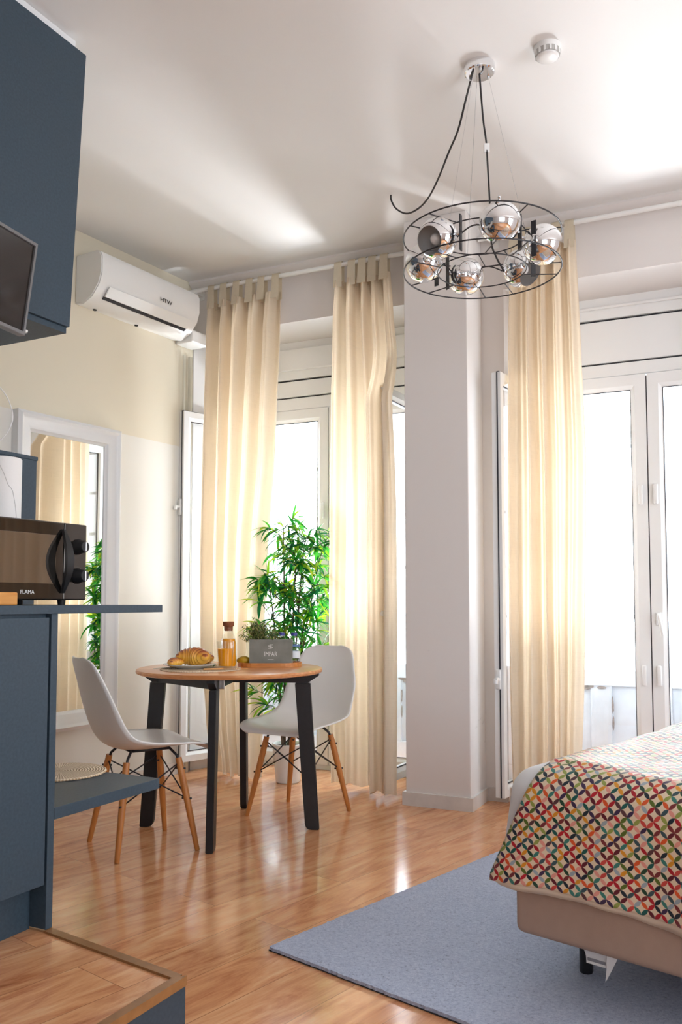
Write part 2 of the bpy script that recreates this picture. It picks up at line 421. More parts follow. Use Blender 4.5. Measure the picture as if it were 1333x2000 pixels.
# ------------------------------------------------------------------ room shell
HC = 3.115
XB, YB = 4.1, -2.3
def struct(name, bm, m, **kw): o = obj(name, bm, m, **kw); o['kind'] = 'structure'; return o
lw_end = LF.w(-9.4, 0)
bm = BM(); prism(bm, [(-6.4, YB - .1), (XB + .1, YB - .1), (XB + .1, 2.6), tuple(WF.w(5.6, .75).xy), tuple(WF.w(-.35, .75).xy), tuple(lw_end.xy)], -.12, 0)
struct('floor', bm, M['floor'])
bm = BM(); prism(bm, [(-6.4, YB - .1), (XB + .1, YB - .1), (XB + .1, 2.6), tuple(WF.w(5.6, .62).xy), tuple(WF.w(-.35, .62).xy), tuple(lw_end.xy)], HC, HC + .15)
struct('ceiling', bm, M['ceiling'])
bm = BM(); box(bm, -9.3, 0, 0, .15, 0, HC)
struct('wall_left', bm, M['wall_left'], loc=LF.o, rz=LF.rz)
# window wall, with splayed openings
LZ = 2.765
bm = BM()
prism(bm, [(-.3, .01), (-.005, .01), (.13, .37), (.13, .62), (-.3, .62)], 0, LZ)
prism(bm, [(1.505, 0), (2.04, 0), (2.12, .37), (2.12, .62), (1.46, .62), (1.46, .37)], 0, LZ)
prism(bm, [(3.44, 0), (5.4, 0), (5.4, .62), (3.36, .62), (3.36, .37)], 0, LZ)
box(bm, -.3, 5.4, 0.0, .62, LZ, HC)
struct('wall_far', bm, M['wall'], loc=WF.o, rz=WF.rz)
bm = BM(); box(bm, 1.565, 1.915, -.285, .0, 0, HC, bev=.004)
struct('wall_pillar', bm, M['wall'], loc=WF.o, rz=WF.rz)
bm = BM(); box(bm, XB, XB + .12, YB - .1, 3.4, 0, HC); struct('wall_right', bm, M['reveal'])
bm = BM(); box(bm, -6.4, XB, YB - .12, YB, 0, HC); struct('wall_back', bm, M['reveal'])
# cornice strips under the ceiling along the window wall
for i, (a, b) in enumerate(((0.0, 1.565), (1.915, 5.2))):
    bm = BM(); prism(bm, [(0, 0), (-.05, 0), (-.05, -.012), (-.012, -.045), (0, -.045)], a, b, M=Matrix(((0, 0, 1, 0), (1, 0, 0, 0), (0, 1, 0, HC), (0, 0, 0, 1))))
    struct('trim_%d' % (i + 1), bm, M['wall'], loc=WF.o, rz=WF.rz)
bm = BM(); prism(bm, [(-.004, .012), (.131, .37), (.131, .62), (.136, .62), (.136, .37), (.002, .010)], .071, LZ - .001); struct('trim_4', bm, M['reveal'], loc=WF.o, rz=WF.rz)  # white lining added to brighten the left reveal behind the casement
# skirtings
bm = BM()
prism(bm, [(1.55, -.30), (1.93, -.30), (1.93, -.015), (2.035, -.015), (2.035, 0), (1.915, 0), (1.915, -.285), (1.565, -.285), (1.565, 0), (1.55, 0)], 0, .068)
struct('baseboard_pillar', bm, M['base'], loc=WF.o, rz=WF.rz)
bm = BM(); prism(bm, [(-.005, .012), (.008, .006), (.142, .365), (.13, .37)], 0, .07); struct('baseboard_reveal', bm, M['base'], loc=WF.o, rz=WF.rz)
bm = BM(); box(bm, -9.2, -.02, -.014, -.001, 0, .07); struct('baseboard_left', bm, M['base'], loc=LF.o, rz=LF.rz)
bm = BM(); box(bm, 3.44, 5.3, -.015, 0, 0, .07); struct('baseboard_right', bm, M['base'], loc=WF.o, rz=WF.rz)
# heating pipes down the corner
bm = BM(); tube(bm, [(-.045, -.022, .0), (-.045, -.022, 2.62)], .014, 12); tube(bm, [(-.10, -.02, .0), (-.10, -.02, 2.62)], .009, 10)
struct('trim_3', bm, mat('pipe_paint', (.78, .74, .62), .5), smooth=True, loc=LF.o, rz=LF.rz)

# ------------------------------------------------------------------ windows
def glazed_leaf(parent, name, x0, x1, z0, z1, y, th=.045, fr=.075, handles=(), bottom=None):
    """pvc leaf standing in the plane y (front face), thickness th outwards"""
    bt = bottom or fr; g = .022
    bm = BM()
    sweep = [(0, 0), (fr - g, 0), (fr - .004, -.012), (fr, -.012), (fr, -th), (0, -th)]
    n = len(sweep); loops = []
    for (sx, sz, cx, cz) in ((1, 1, x0, z0), (-1, 1, x1, z0), (-1, -1, x1, z1), (1, -1, x0, z1)):
        loops.append([bm.verts.new((cx + sx * p[0], y - p[1], cz + sz * p[0] * (bt / fr if sz > 0 else 1))) for p in sweep])
    for i in range(4):
        A, B = loops[i], loops[(i + 1) % 4]
        for q in range(n): bm.faces.new((A[q], A[(q + 1) % n], B[(q + 1) % n], B[q]))
    lf = obj(name, bm, M['pvc'], parent)
    bm = BM(); box(bm, x0 + fr - .002, x1 - fr + .002, y + .022, y + .028, z0 + bt - .002, z1 - fr + .002)
    obj('glass_pane', bm, M['glass'], lf)
    bm = BM()
    a0, a1, b0, b1, w = x0 + fr, x1 - fr, z0 + bt, z1 - fr, .004
    for bx in ((a0, a1, b0, b0 + w), (a0, a1, b1 - w, b1), (a0, a0 + w, b0, b1), (a1 - w, a1, b0, b1)):
        box(bm, bx[0], bx[1], y + .0135, y + .022, bx[2], bx[3])
    obj('gasket', bm, M['gap'], lf)['label'] = 'black rubber gasket'
    return lf
def window(name, xl, xr, zt, zpan, zfr, lever):
    e = empty(name, WF.w((xl + xr) / 2, .37, 0), WF.rz, kind='structure'); hw = (xr - xl) / 2; mid = (lever - (xl + xr) / 2)
    Y = 0.0
    # outer frame and boxed roller shutter above
    bm = BM(); box(bm, -hw, hw, Y, Y + .07, zt, LZ); box(bm, -hw, hw, Y - .02, Y + .0, zt + .055, LZ - .05, bev=.006)
    obj('shutter_box', bm, M['pvc'], e)
    bm = BM(); box(bm, -hw, hw, Y + .002, Y + .06, zpan + .006, zt - .012, bev=.003); obj('transom_panel', bm, M['pvc'], e)
    bm = BM(); box(bm, -hw, hw, Y + .02, Y + .04, zt - .014, zt + .002); box(bm, -hw, hw, Y + .02, Y + .04, zpan - .006, zpan + .008); obj('shadow_gap', bm, M['gap'], e)['label'] = 'dark joint between panels'
    bm = BM()
    for bx in ((-hw, -hw + .04, .0, zpan), (hw - .04, hw, .0, zpan), (-hw + .04, hw - .04, 0, .03), (-hw + .04, hw - .04, zfr, zpan - .004)):
        box(bm, bx[0], bx[1], Y, Y + .07, bx[2], bx[3], bev=.004)
    obj('frame', bm, M['pvc'], e)
    g = .003
    A = glazed_leaf(e, 'door_leaf', -hw + .04, mid - g, .032, zfr - .004, Y - .008, fr=.08)
    B = glazed_leaf(e, 'door_leaf', mid + g, hw - .04, .032, zfr - .004, Y - .008, fr=.08)
    bm = BM(); box(bm, mid - g, mid + g, Y + .01, Y + .03, .04, zfr - .01); obj('meeting_gap', bm, M['gap'], e)
    for lf, s in ((A, -1), (B, 1)):
        for z in (1.64, .66):
            bm = BM(); box(bm, mid + s * .038 - .011, mid + s * .038 + .011, Y - .03, Y - .006, z - .055, z + .055, bev=.006, seg=3); obj('pull_grip', bm, M['pvc'], lf, angle=40)
    bm = BM(); box(bm, mid + .026, mid + .054, Y - .02, Y - .007, .93, 1.0, bev=.004, seg=3)
    tube(bm, [(mid + .04, Y - .02, .985), (mid + .04, Y - .05, .985), (mid + .044, Y - .055, .975), (mid + .062, Y - .055, .875)], .009, 10)
    obj('lever_handle', bm, M['white_plastic'], B, angle=50)
    return e
w1 = window('window_1', .13, 1.46, 2.517, 2.395, 2.312, .801)
w2 = window('window_2', 2.12, 3.36, 2.644, 2.388, 2.312, 2.735)
# inner casements standing open into the room
def casement(parent, ax, ay, bx, by, z0, z1, hz, flip=1):
    """a = free end, b = hinge end, in window-wall coordinates"""
    p0, p1 = WF.w(ax, ay), WF.w(bx, by); d = p1 - p0; L = d.length
    e = empty('open_casement', (0, 0, 0), 0)
    e.parent = parent; rz = math.atan2(d.y, d.x)
    # parent space
    inv = Matrix.LocRotScale(parent.location, parent.rotation_euler, None).inverted()
    e.matrix_local = inv @ Matrix.LocRotScale(p0, Matrix.Rotation(rz, 3, 'Z').to_euler(), None)
    lf = glazed_leaf(e, 'casement_leaf', 0, L, z0, z1, -.02, th=.05, fr=.06)
    bm = BM(); box(bm, -.003, .0, -.004, .002, z0, z1 + .003); box(bm, 0, L, -.012, .0, z1, z1 + .004); obj('edge_gasket', bm, M['gap'], e)['label'] = 'dark seal along the free edge'
    bm = BM(); box(bm, -.014, -.003, -.008, .018, hz - .05, hz + .05, bev=.004); tube(bm, [(-.012, .005, hz), (-.045, .005, hz)], .011, 10)
    tube(bm, [(-.04, .005, hz), (-.042, .005, hz - .02)], .012, 10)
    obj('casement_handle', bm, M['white_plastic'], e, angle=50)
    return e
casement(w1, .012, -.122, .185, .34, .07, 2.258, 1.65)
casement(w1, 1.398, -.15, 1.43, .34, .07, 2.258, 1.0)
casement(w2, 2.047, -.193, 2.135, .34, .06, 2.258, .66)
# old panelled balcony doors outside
def old_door(name, xm, hw):
    Y = .63; e = empty(name, WF.w(xm, Y, 0), WF.rz, kind='structure')
    for s in (-1, 1):
        x0, x1 = (-hw, -.004) if s < 0 else (.004, hw); w = x1 - x0
        bm = BM()
        for bx in ((x0, x0 + .07, .04, 2.75), (x1 - .07, x1, .04, 2.75), (x0 + .07, x1 - .07, .04, .17), (x0 + .07, x1 - .07, .57, .66), (x0 + .07, x1 - .07, 2.65, 2.75)):
            box(bm, *bx[:2], 0, .045, *bx[2:], bev=.004)
        xc = (x0 + x1) / 2
        for z in (.97, 1.28, 1.62, 1.96, 2.3): box(bm, x0 + .07, x1 - .07, .01, .035, z - .011, z + .011)
        box(bm, xc - .02, xc + .02, .008, .037, .66, 2.65)
        lf = obj('old_door_leaf', bm, M['oldwood'], e)
        bm = BM(); box(bm, x0 + .07, x1 - .07, .018, .03, .17, .57); box(bm, xc - .06, xc + .06, .005, .02, .17, .57, bev=.003); obj('lower_panel', bm, M['oldwood'], lf)
        bm = BM(); random.seed(5 + s)
        def flake(cx, cz, w, h):
            n = 9; pts = [(cx + w * math.cos(2 * PI * i / n) * random.uniform(.6, 1), cz + h * math.sin(2 * PI * i / n) * random.uniform(.6, 1)) for i in range(n)]
            prism(bm, pts, 0, .003, M=Matrix(((1, 0, 0, 0), (0, 0, 1, .0), (0, 1, 0, 0), (0, 0, 0, 1))))
        for i in range(6): flake(random.uniform(x0 + .08, x1 - .08), .562 + random.uniform(-.01, .01), .035, .012)
        flake(xc + .065, .46, .008, .06); flake(xc + .066, .36, .006, .05); flake(x0 + .12, .18, .04, .01)
        for v in bm.verts: v.co.y -= -.002
        obj('peeled_paint', bm, M['peel'], lf)['label'] = 'patches of bare wood where paint has peeled'
    return e
old_door('door_1', .795, .66); old_door('door_2', 2.74, .62)
bm = BM(); box(bm, -.6, 5.6, .75, 1.6, -.14, -.02); struct('floor_balcony', bm, M['paving'], loc=WF.o, rz=WF.rz)

# ------------------------------------------------------------------ building over the street
bl = empty('apartment_building', WF.w(3.5, 13, 0), WF.rz, label='pale building across the street, faint behind the right window glass', cat='building')
bm = BM(); box(bm, -9, 12, 0, .5, -4, 4.2); obj('facade_wall', bm, M['facade'], bl)
for i in range(9):
    for z in (-1.9, .2):
        bm = BM(); box(bm, -8 + i * 2.1, -7 + i * 2.1, -.03, .0, z, z + 1.3); obj('facade_window', bm, M['facade_win'], bl)

# ------------------------------------------------------------------ curtains
def lerp(a, b, t): return a + (b - a) * t
def interp(tab, z):
    if z <= tab[0][0]: return tab[0][1:]
    for p, q in zip(tab, tab[1:]):
        if z <= q[0]:
            t = (z - p[0]) / (q[0] - p[0]); t = t * t * (3 - 2 * t) * .5 + t * .5
            return tuple(lerp(a, b, t) for a, b in zip(p[1:], q[1:]))
    return tab[-1][1:]
RODY, RODZ = -.085, 3.03
def curtain(label, tab, folds, seed, amp, drape=None):
    """tab = [(z, x_left, x_right)] rising; hangs from the rod"""
    rnd = random.Random(seed); z0, z1 = tab[0][0], tab[-1][0]
    xm = (tab[-1][1] + tab[-1][2]) / 2
    e = empty('tab_top_curtain', WF.w(xm, RODY, 0), WF.rz, label=label, cat='curtain', group=None)
    ph = [rnd.uniform(0, 6.28) for _ in range(6)]; wf = [rnd.uniform(.7, 1.5) for _ in range(folds)]; tot = sum(wf); edges = [0]
    for q in wf: edges.append(edges[-1] + q / tot)
    def prof(u, v):
        for i in range(folds):
            if u <= edges[i + 1] + 1e-9:
                t = (u - edges[i]) / (edges[i + 1] - edges[i]); s = max(0.0, math.sin(PI * t)); break
        sg = 1 if i % 2 else -1; am = amp * (.6 + .4 * wf[i])
        y = sg * am * (s ** .7) * (.85 + .15 * v) + .3 * am * math.sin(2 * PI * t + ph[4] + 2 * v) * s
        y += .010 * math.sin(23 * u + ph[1] + 1.2 * v) + .006 * math.sin(51 * u + ph[2] - 2 * v)
        return y
    NU, NV = folds * 14, 70; bm = BM(); G = []
    for j in range(NV + 1):
        v = j / NV; z = lerp(z0, z1, v); xl, xr = interp(tab, z); row = []
        for i in range(NU + 1):
            u = i / NU; gather = max(0, (v - .93) / .07)
            x = lerp(xl, xr, u) + .012 * math.sin(9 * u + 3 * v + ph[3]) * (1 - v)
            y = prof(u, v) * (1 - .45 * gather)
            if drape: y += drape(u, z)
            zz = z + (.014 * math.sin(folds * PI * u) * (1 - v) if v < .05 else 0)
            row.append(bm.verts.new((x - xm, y, zz)))
        G.append(row)
    for j in range(NV):
        for i in range(NU): bm.faces.new((G[j][i], G[j][i + 1], G[j + 1][i + 1], G[j + 1][i]))
    pan = obj('curtain_panel', bm, M['curtain'], e, smooth=True)
    # hem band at the bottom
    n = max(4, folds // 2 + 1); xl, xr = tab[-1][1] - xm, tab[-1][2] - xm
    for i in range(n):
        x = lerp(xl + .028, xr - .028, i / (n - 1)) + rnd.uniform(-.008, .008); bm = BM(); w = .024
        loop = [(-.030 + rnd.uniform(-.006, .006), z1 - .045), (-.020, RODZ - .02)] + [(.019 * math.cos(a), RODZ + .019 * math.sin(a)) for a in [PI - k * PI / 6 for k in range(7)]] + [(.020, RODZ - .02), (.016, z1 - .045)]
        vs = [[bm.verts.new((x + s * w * (1.15 if k in (0, len(loop) - 1) else 1), p[0], p[1])) for k, p in enumerate(loop)] for s in (-1, 1)]
        for k in range(len(loop) - 1): bm.faces.new((vs[0][k], vs[1][k], vs[1][k + 1], vs[0][k + 1]))
        obj('hanging_tab', bm, M['tab'], e, smooth=True)
    return e
curtain('cream linen curtain left of the tall bamboo plant, nearest the air conditioner',
        [(.02, .27, .555), (.35, .215, .56), (.8, .165, .56), (1.3, .15, .585), (2.0, .155, .645), (2.7, .17, .68), (2.935, .175, .69)], 10, 3, .046)
def push(u, z):
    if u < .55: return 0
    k = min(1, (u - .55) / .12); f = 1 if z < 2.18 else max(0, 1 - (z - 2.18) / .35) ** 1.5
    return -.16 * k * f
curtain('cream linen curtain between the bamboo plant and the pillar, caught over an open casement',
        [(.03, 1.045, 1.50), (.8, 1.04, 1.50), (1.6, 1.045, 1.495), (2.2, 1.05, 1.475), (2.7, 1.06, 1.425), (2.935, 1.065, 1.41)], 9, 11, .046, push)
curtain('cream linen curtain right of the pillar, beside the balcony door handles',
        [(.03, 2.085, 2.43), (.8, 2.08, 2.455), (1.8, 2.08, 2.475), (2.4, 2.085, 2.46), (2.935, 2.10, 2.445)], 9, 21, .046)
curtain('unseen cream linen curtain right of the balcony doors, added for microwave reflections',
        [(.03, 4.1, 5.0), (.8, 4.1, 5.0), (1.8, 4.1, 4.98), (2.935, 4.1, 4.95)], 13, 31, .046)  # curtain out of view, added to give the microwave door something to reflect
def rod(xa, xb, label):
    e = empty('curtain_rod', WF.w((xa + xb) / 2, RODY, RODZ), WF.rz, label=label, cat='curtain rod'); h = (xb - xa) / 2
    bm = BM(); tube(bm, [(-h, 0, 0), (h, 0, 0)], .013, 16); obj('rod', bm, M['white_metal'], e, angle=50)
    for s in (-1, 1):
        bm = BM(); xx = s * (h - .07) if not (s > 0 and xb < 1.7) else h - .03
        box(bm, xx - .012, xx + .012, .012, -RODY, -.012, .012); box(bm, xx - .022, xx + .022, -RODY - .006, -RODY, -.035, .035, bev=.002); box(bm, xx - .014, xx + .014, -.018, .018, -.019, -.012)
        obj('bracket', bm, M['white_metal'], e)
    if xa < .5:
        bm = BM(); box(bm, -h - .012, -h, -.02, .02, -.02, .02, bev=.004); obj('finial', bm, M['white_metal'], e)
rod(.0, 1.56, 'white curtain rod left of the pillar carrying two curtains')
rod(1.925, 5.1, 'white curtain rod right of the pillar above the balcony doors')

# ------------------------------------------------------------------ air conditioner
ac = empty('air_conditioner', LF.w(-.965, 0, 2.688), LF.rz, label='white split air conditioner high on the left wall', cat='air conditioner')
AW = .80
prof = [(0, .01), (-.06, 0), (-.13, .03), (-.185, .09), (-.205, .15), (-.205, .24), (-.19, .268), (-.16, .28), (0, .28)]
bm = BM(); prism(bm, prof, 0, AW, M=Matrix(((0, 0, 1, 0), (1, 0, 0, 0), (0, 1, 0, 0), (0, 0, 0, 1))))
bmesh.ops.bevel(bm, geom=[e for e in bm.edges if abs(e.verts[0].co.x - e.verts[1].co.x) < 1e-6], offset=.006, segments=2, affect='EDGES')
obj('ac_body', bm, M['white_plastic'], ac, angle=35)
bm = BM(); P = [V(0, -.150, .046), V(0, -.186, .088)]; prism(bm, [(-.153, .042), (-.19, .086), (-.198, .088), (-.162, .040)], .07, AW - .07, M=Matrix(((0, 0, 1, 0), (1, 0, 0, 0), (0, 1, 0, 0), (0, 0, 0, 1))))
obj('air_flap', bm, M['white_plastic'], ac)
bm = BM(); prism(bm, [(-.136, .034), (-.150, .044), (-.152, .0405), (-.138, .0295)], .07, AW - .07, M=Matrix(((0, 0, 1, 0), (1, 0, 0, 0), (0, 1, 0, 0), (0, 0, 0, 1))))
obj('air_slot', bm, M['gap'], ac)['label'] = 'dark outlet slot'
text_obj('lettering', 'HTW', .034, M['black'], ac, T(.50, -.2056, .135) @ RX(PI / 2) @ SC(1.25, 1, 1), label='black brand lettering')
for cx_ in (.10, .42):
    bm = BM(); box(bm, cx_, cx_ + .015, -.045, -.03, -.004, .012); obj('clip', bm, M['black'], ac)
bm = BM(); box(bm, -.163, -.012, -.14, -.002, 2.675, 2.752, bev=.008, seg=3)
tr = obj('pipe_cover', bm, M['white_plastic'], loc=LF.o, rz=LF.rz); tag(tr, 'white pipe cover box between the air conditioner and the room corner', 'pipe cover')

# ------------------------------------------------------------------ mirror on the left wall
mx0, mx1, mz0, mz1 = -1.355, -.652, .376, 2.034
mr = empty('wall_mirror', LF.w((mx0 + mx1) / 2, 0, mz0), LF.rz, label='tall white framed mirror on the left wall', cat='mirror')
h = (mx1 - mx0) / 2; H = mz1 - mz0
bm = BM(); sweep_rect(bm, -h, h, 0, H, 0, [(0, 0), (0, .05), (.018, .062), (.03, .056), (.04, .048), (.07, .04), (.085, .035), (.09, .028), (.10, .022), (.10, 0)])
obj('mirror_frame', bm, M['frame_white'], mr, angle=25)
bm = BM(); box(bm, -h + .095, h - .095, -.016, -.002, .095, H - .095); obj('mirror_pane', bm, M['mirror'], mr)

# ------------------------------------------------------------------ kitchen units
pl = [(.0, .75), (.0, .004), (-.078, -.505), (-2.6, -.505 + .0), (-2.6, .75)]
pf = empty('kitchen_platform', KF.o, KF.rz, label='raised kitchen step with oak top and blue riser', cat='platform')
bm = BM(); prism(bm, [(p[0] - .006, p[1]) for p in pl], .13, .15); obj('platform_top', bm, M['floor'], pf)
bm = BM(); prism(bm, [(-.003, .75), (-.003, .01), (-.075, -.515), (-2.6, -.515), (-2.6, .75)], 0, .13); obj('riser', bm, M['blue'], pf)
bm = BM(); prism(bm, [(-.0, .004), (-.078, -.507), (-.105, -.507), (-.027, .004)], .15, .156); prism(bm, [(-.078, -.522), (-2.6, -.522), (-2.6, -.497), (-.10, -.497)], .134, .157)
obj('edge_trim', bm, M['wood_trim'], pf)
bc = empty('base_cabinet', KF.w(-.31, 0, .15), KF.rz, label='blue base kitchen cabinet with plain door below the worktop', cat='cabinet')
bm = BM(); box(bm, -1.2, .285, .022, .62, .13, .872); obj('carcass', bm, M['blue'], bc)
bm = BM(); box(bm, -.32, .278, 0, .019, .13, .862, bev=.0015); obj('door', bm, M['blue'], bc)
bm = BM(); box(bm, -1.0, -.324, 0, .019, .13, .862, bev=.0015); obj('door', bm, M['blue'], bc)
bm = BM(); box(bm, -1.2, .284, .06, .08, .001, .129); obj('kick_board', bm, M['blue'], bc)
bm = BM(); box(bm, .286, .31, 0, .65, 0.007, .872, bev=.001); obj('end_panel', bm, M['blue'], bc)
wt = empty('worktop', KF.w(0, 0, 1.022), KF.rz, label='blue kitchen worktop running past the cabinet as a breakfast bar', cat='worktop')
bm = BM(); box(bm, -1.6, .458, -.002, .66, .0, .024, bev=.0015); obj('worktop_board', bm, M['blue'], wt)
sh = empty('low_shelf', KF.w(0, 0, .449), KF.rz, label='low blue shelf jutting from the cabinet end panel', cat='shelf')
bm = BM(); box(bm, .001, .456, 0, .66, 0, .033, bev=.0015); obj('shelf_board', bm, M['blue'], sh)
bm = BM(); box(bm, .001, .02, .2, .5, -.05, -.001); obj('shelf_cleat', bm, M['blue'], sh)
uc = empty('wall_cabinet', KF.w(.49, .405, 2.03), KF.rz, label='tall blue upper cabinet reaching the ceiling', cat='cabinet')
bm = BM(); SH = Matrix(((1, 0, .055, 0), (0, 1, 0, 0), (0, 0, 1, 0), (0, 0, 0, 1)))
box(bm, -3.0, -.064, .02, .62, -.0, 1.04, M=SH); obj('carcass', bm, M['blue'], uc)
bm = BM(); box(bm, -.62, -.062, 0, .018, .0, 1.035, bev=.0012, M=SH); obj('door', bm, M['blue'], uc)
bm = BM(); box(bm, -1.3, -.623, 0, .018, .0, 1.035, bev=.0012, M=SH); obj('door', bm, M['blue'], uc)
bm = BM(); box(bm, -3.0, -.066, .012, .60, -.022, -.001); obj('base_panel', bm, M['blue'], uc)
bm = BM(); lathe(bm, [(0, -.028), (.014, -.028), (.016, -.022)], 16, M=T(-.16, .12, 0)); obj('cabinet_light', bm, M['steel'], uc)
bm = BM(); box(bm, -3.0, -.03, .03, .6, 1.041, 1.084); obj('filler_strip', bm, M['frame_white'], uc)['label'] = 'white filler strip above the doors'

# television on the cabinet
def tv():
    q = KF.px(54, 465, .30); P = KF.w(q[0], .30, 0); d = -ground_dir(1240)
    ztop = 1.055 + (HOR - 465) * P.y / FOC; zbot = 1.055 + (HOR - 655) * P.y / FOC
    e = empty('television', (P.x, P.y, zbot), math.atan2(-d.y, -d.x), label='small flat television beside the blue upper cabinet', cat='television')
    Hh = ztop - zbot; SHR = Matrix(((1, 0, .10, -.03), (0, 1, -.06, 0), (0, 0, 1, 0), (0, 0, 0, 1)))
    bm = BM(); sweep_rect(bm, -.56, 0, 0, Hh, 0, [(0, 0), (0, .022), (.002, .024), (.011, .024), (.011, .018), (.011, 0)]); bmesh.ops.transform(bm, matrix=SHR, verts=bm.verts); obj('bezel', bm, M['silver'], e)
    bm = BM(); box(bm, -.549, -.011, -.018, .02, .011, Hh - .011, M=SHR); obj('screen', bm, M['tv_screen'], e)
    bm = BM(); box(bm, -.33, -.23, .02, .075, Hh * .35, Hh * .65); tube(bm, [(-.28, .07, Hh / 2), (-.24, .19, Hh / 2)], .018); obj('wall_arm', bm, M['black'], e)
    return P, zbot
TVP, TVZ = tv()

# microwave on the bar
def microwave():
    q = KF.px(167.5, 1172, .262); P = KF.w(q[0], .262, 0)
    d = ground_dir(1580); rz = math.atan2(d.y, d.x); sc = P.y / FOC
    z0 = 1.046; w = .44; hgt = .255
    e = empty('microwave', (P.x, P.y, z0), rz, label='black microwave with two dials and a curved handle on the bar', cat='microwave')
    b = .016
    bm = BM(); box(bm, -w, -.002, .02, .30, b, hgt + b, bev=.004); obj('housing', bm, mat('dark_metal_case', (.10, .095, .095), .35, metal=.4), e)
    bm = BM(); box(bm, -.098, 0, 0, .02, b, hgt + b - .003, bev=.004, seg=3); obj('control_panel', bm, M['black_glass'], e)
    bm = BM(); box(bm, -w, -.1, 0, .02, b, hgt + b - .003, bev=.004, seg=3); dr = obj('door', bm, M['black_glass'], e)
    bm = BM(); box(bm, -w + .035, -.135, -.0006, .004, b + .052, hgt + b - .045, bev=.0004); obj('viewing_window', bm, mat('smoked_window', (.36, .33, .30), .04, metal=.95), dr)
    text_obj('lettering', 'FLAMA', .018, M['print'], dr, T(-.248, -.0006, .040) @ RX(PI / 2), .0004, 'white brand lettering')
    pts = []
    for i in range(13):
        t = i / 12; pts.append((-.118 + .0 * t, -.008 - .042 * math.sin(PI * t), b + .022 + t * (hgt - .047)))
    bm = BM(); n = len(pts); L = []
    for p in pts:
        t = (p[2] - pts[0][2]) / (pts[-1][2] - pts[0][2]); ww = .012 + .022 * math.sin(PI * t)
        L.append([bm.verts.new((p[0] - ww + .02, p[1] + .0, p[2])), bm.verts.new((p[0] + .016, p[1], p[2])), bm.verts.new((p[0] + .016, p[1] + .012, p[2])), bm.verts.new((p[0] - ww + .02, p[1] + .012, p[2]))])
    for A, B in zip(L, L[1:]):
        for k in range(4): bm.faces.new((A[k], A[(k + 1) % 4], B[(k + 1) % 4], B[k]))
    bm.faces.new(L[0]); bm.faces.new(L[-1][::-1]); obj('door_handle', bm, M['black'], dr, angle=40)
    for z in (.176, .080):
        bm = BM(); lathe(bm, [(0, .036), (.017, .036), (.020, .032), (.022, .012), (.026, .006), (.026, 0)], 28, M=T(-.040, 0, z + b) @ RX(PI / 2)); kn = obj('dial', bm, M['black'], e, angle=40)
        bm = BM(); box(bm, -.0425, -.0375, -.040, -.034, z + b - .016, z + b + .016, bev=.001); obj('dial_grip', bm, M['steel'], kn)
    for x in (-w + .05, -.06):
        for y in (.05, .25):
            bm = BM(); lathe(bm, [(0, 0), (.012, 0), (.014, b), (0, b)], 14, M=T(x, y, 0)); obj('foot', bm, M['black'], e)
    return e, P, d
mw, MP, MD = microwave()
# kitchen roll on the microwave
rc = MP - MD * .27 + V(-MD.y, MD.x, 0) * .14
px_t = at_z(3, 950, 1.4)
def roll():
    r = .062; Y = MP.y + .0
    X = (42 - CXP) / FOC * Y - r
    # stand it on the microwave top
    loc = V(X - .01, Y - .0, 1.046 + .271)
    e = empty('kitchen_roll', loc, .6, label='white paper kitchen roll standing on the microwave', cat='kitchen roll')
    bm = BM(); lathe(bm, [(.02, 0), (r - .003, 0), (r, .003), (r, .222), (r - .003, .225), (.02, .225), (.02, 0)], 48); obj('paper', bm, M['paper'], e, angle=40)
    bm = BM(); tube(bm, catmull([(r * math.cos(a) * 1.002, r * math.sin(a) * 1.002, z) for a, z in ((-2.0, .2), (-1.75, .17), (-1.5, .13), (-1.25, .11), (-1.05, .06), (-.95, .02))], 5), .0012, 6); obj('paper_crease', bm, mat('crease_grey', (.6, .58, .56), .8), e)
roll()
# blue box behind it
bxp = KF.px(72, 900, .655)
bx = empty('storage_box', KF.w(bxp[0], .655, 1.046), KF.rz, label='blue upright box panel behind the kitchen roll', cat='box')
hb = bxp[1] - 1.046
bm = BM(); box(bm, -.40, 0, 0, .16, 0, hb, bev=.001); obj('box_body', bm, M['blue'], bx)
bm = BM(); box(bm, -.41, .003, -.003, .163, hb, hb + .014, bev=.001); obj('box_lid', bm, M['blue'], bx)
# that box stands on a narrow wall ledge carried by the worktop's rear leg
bm = BM(); box(bm, bxp[0] - .42, bxp[0] + .004, .661, .83, 0, 1.045); lg = obj('wall_ledge', bm, M['blue'], loc=KF.o, rz=KF.rz); tag(lg, 'blue panel behind the bar carrying the upright box', 'panel')
# wooden board in front of the microwave, straw mat under it
q = KF.px(20, 1170, .13)
bm = BM(); box(bm, -.30, 0, 0, .18, 0, .036, bev=.003); o = obj('chopping_board', bm, M['orangewood'], loc=KF.w(q[0], .10, 1.0465), rz=KF.rz); tag(o, 'thick light wooden board at the left edge of the worktop', 'chopping board')
# white flex looping by the kitchen roll
def flex():
    Y = TVP.y - .05
    pts = [at_y(x, y, Y) for x, y in ((-60, 700), (-30, 730), (0, 757), (16, 780), (25, 812), (18, 838), (0, 861), (-25, 880), (-60, 900))]
    bm = BM(); tube(bm, catmull([tuple(p) for p in pts], 6), .0016, 8); o = obj('white_cable', bm, M['white_plastic'], smooth=True); tag(o, 'thin white cable looping down at the left edge below the television', 'cable')
flex()

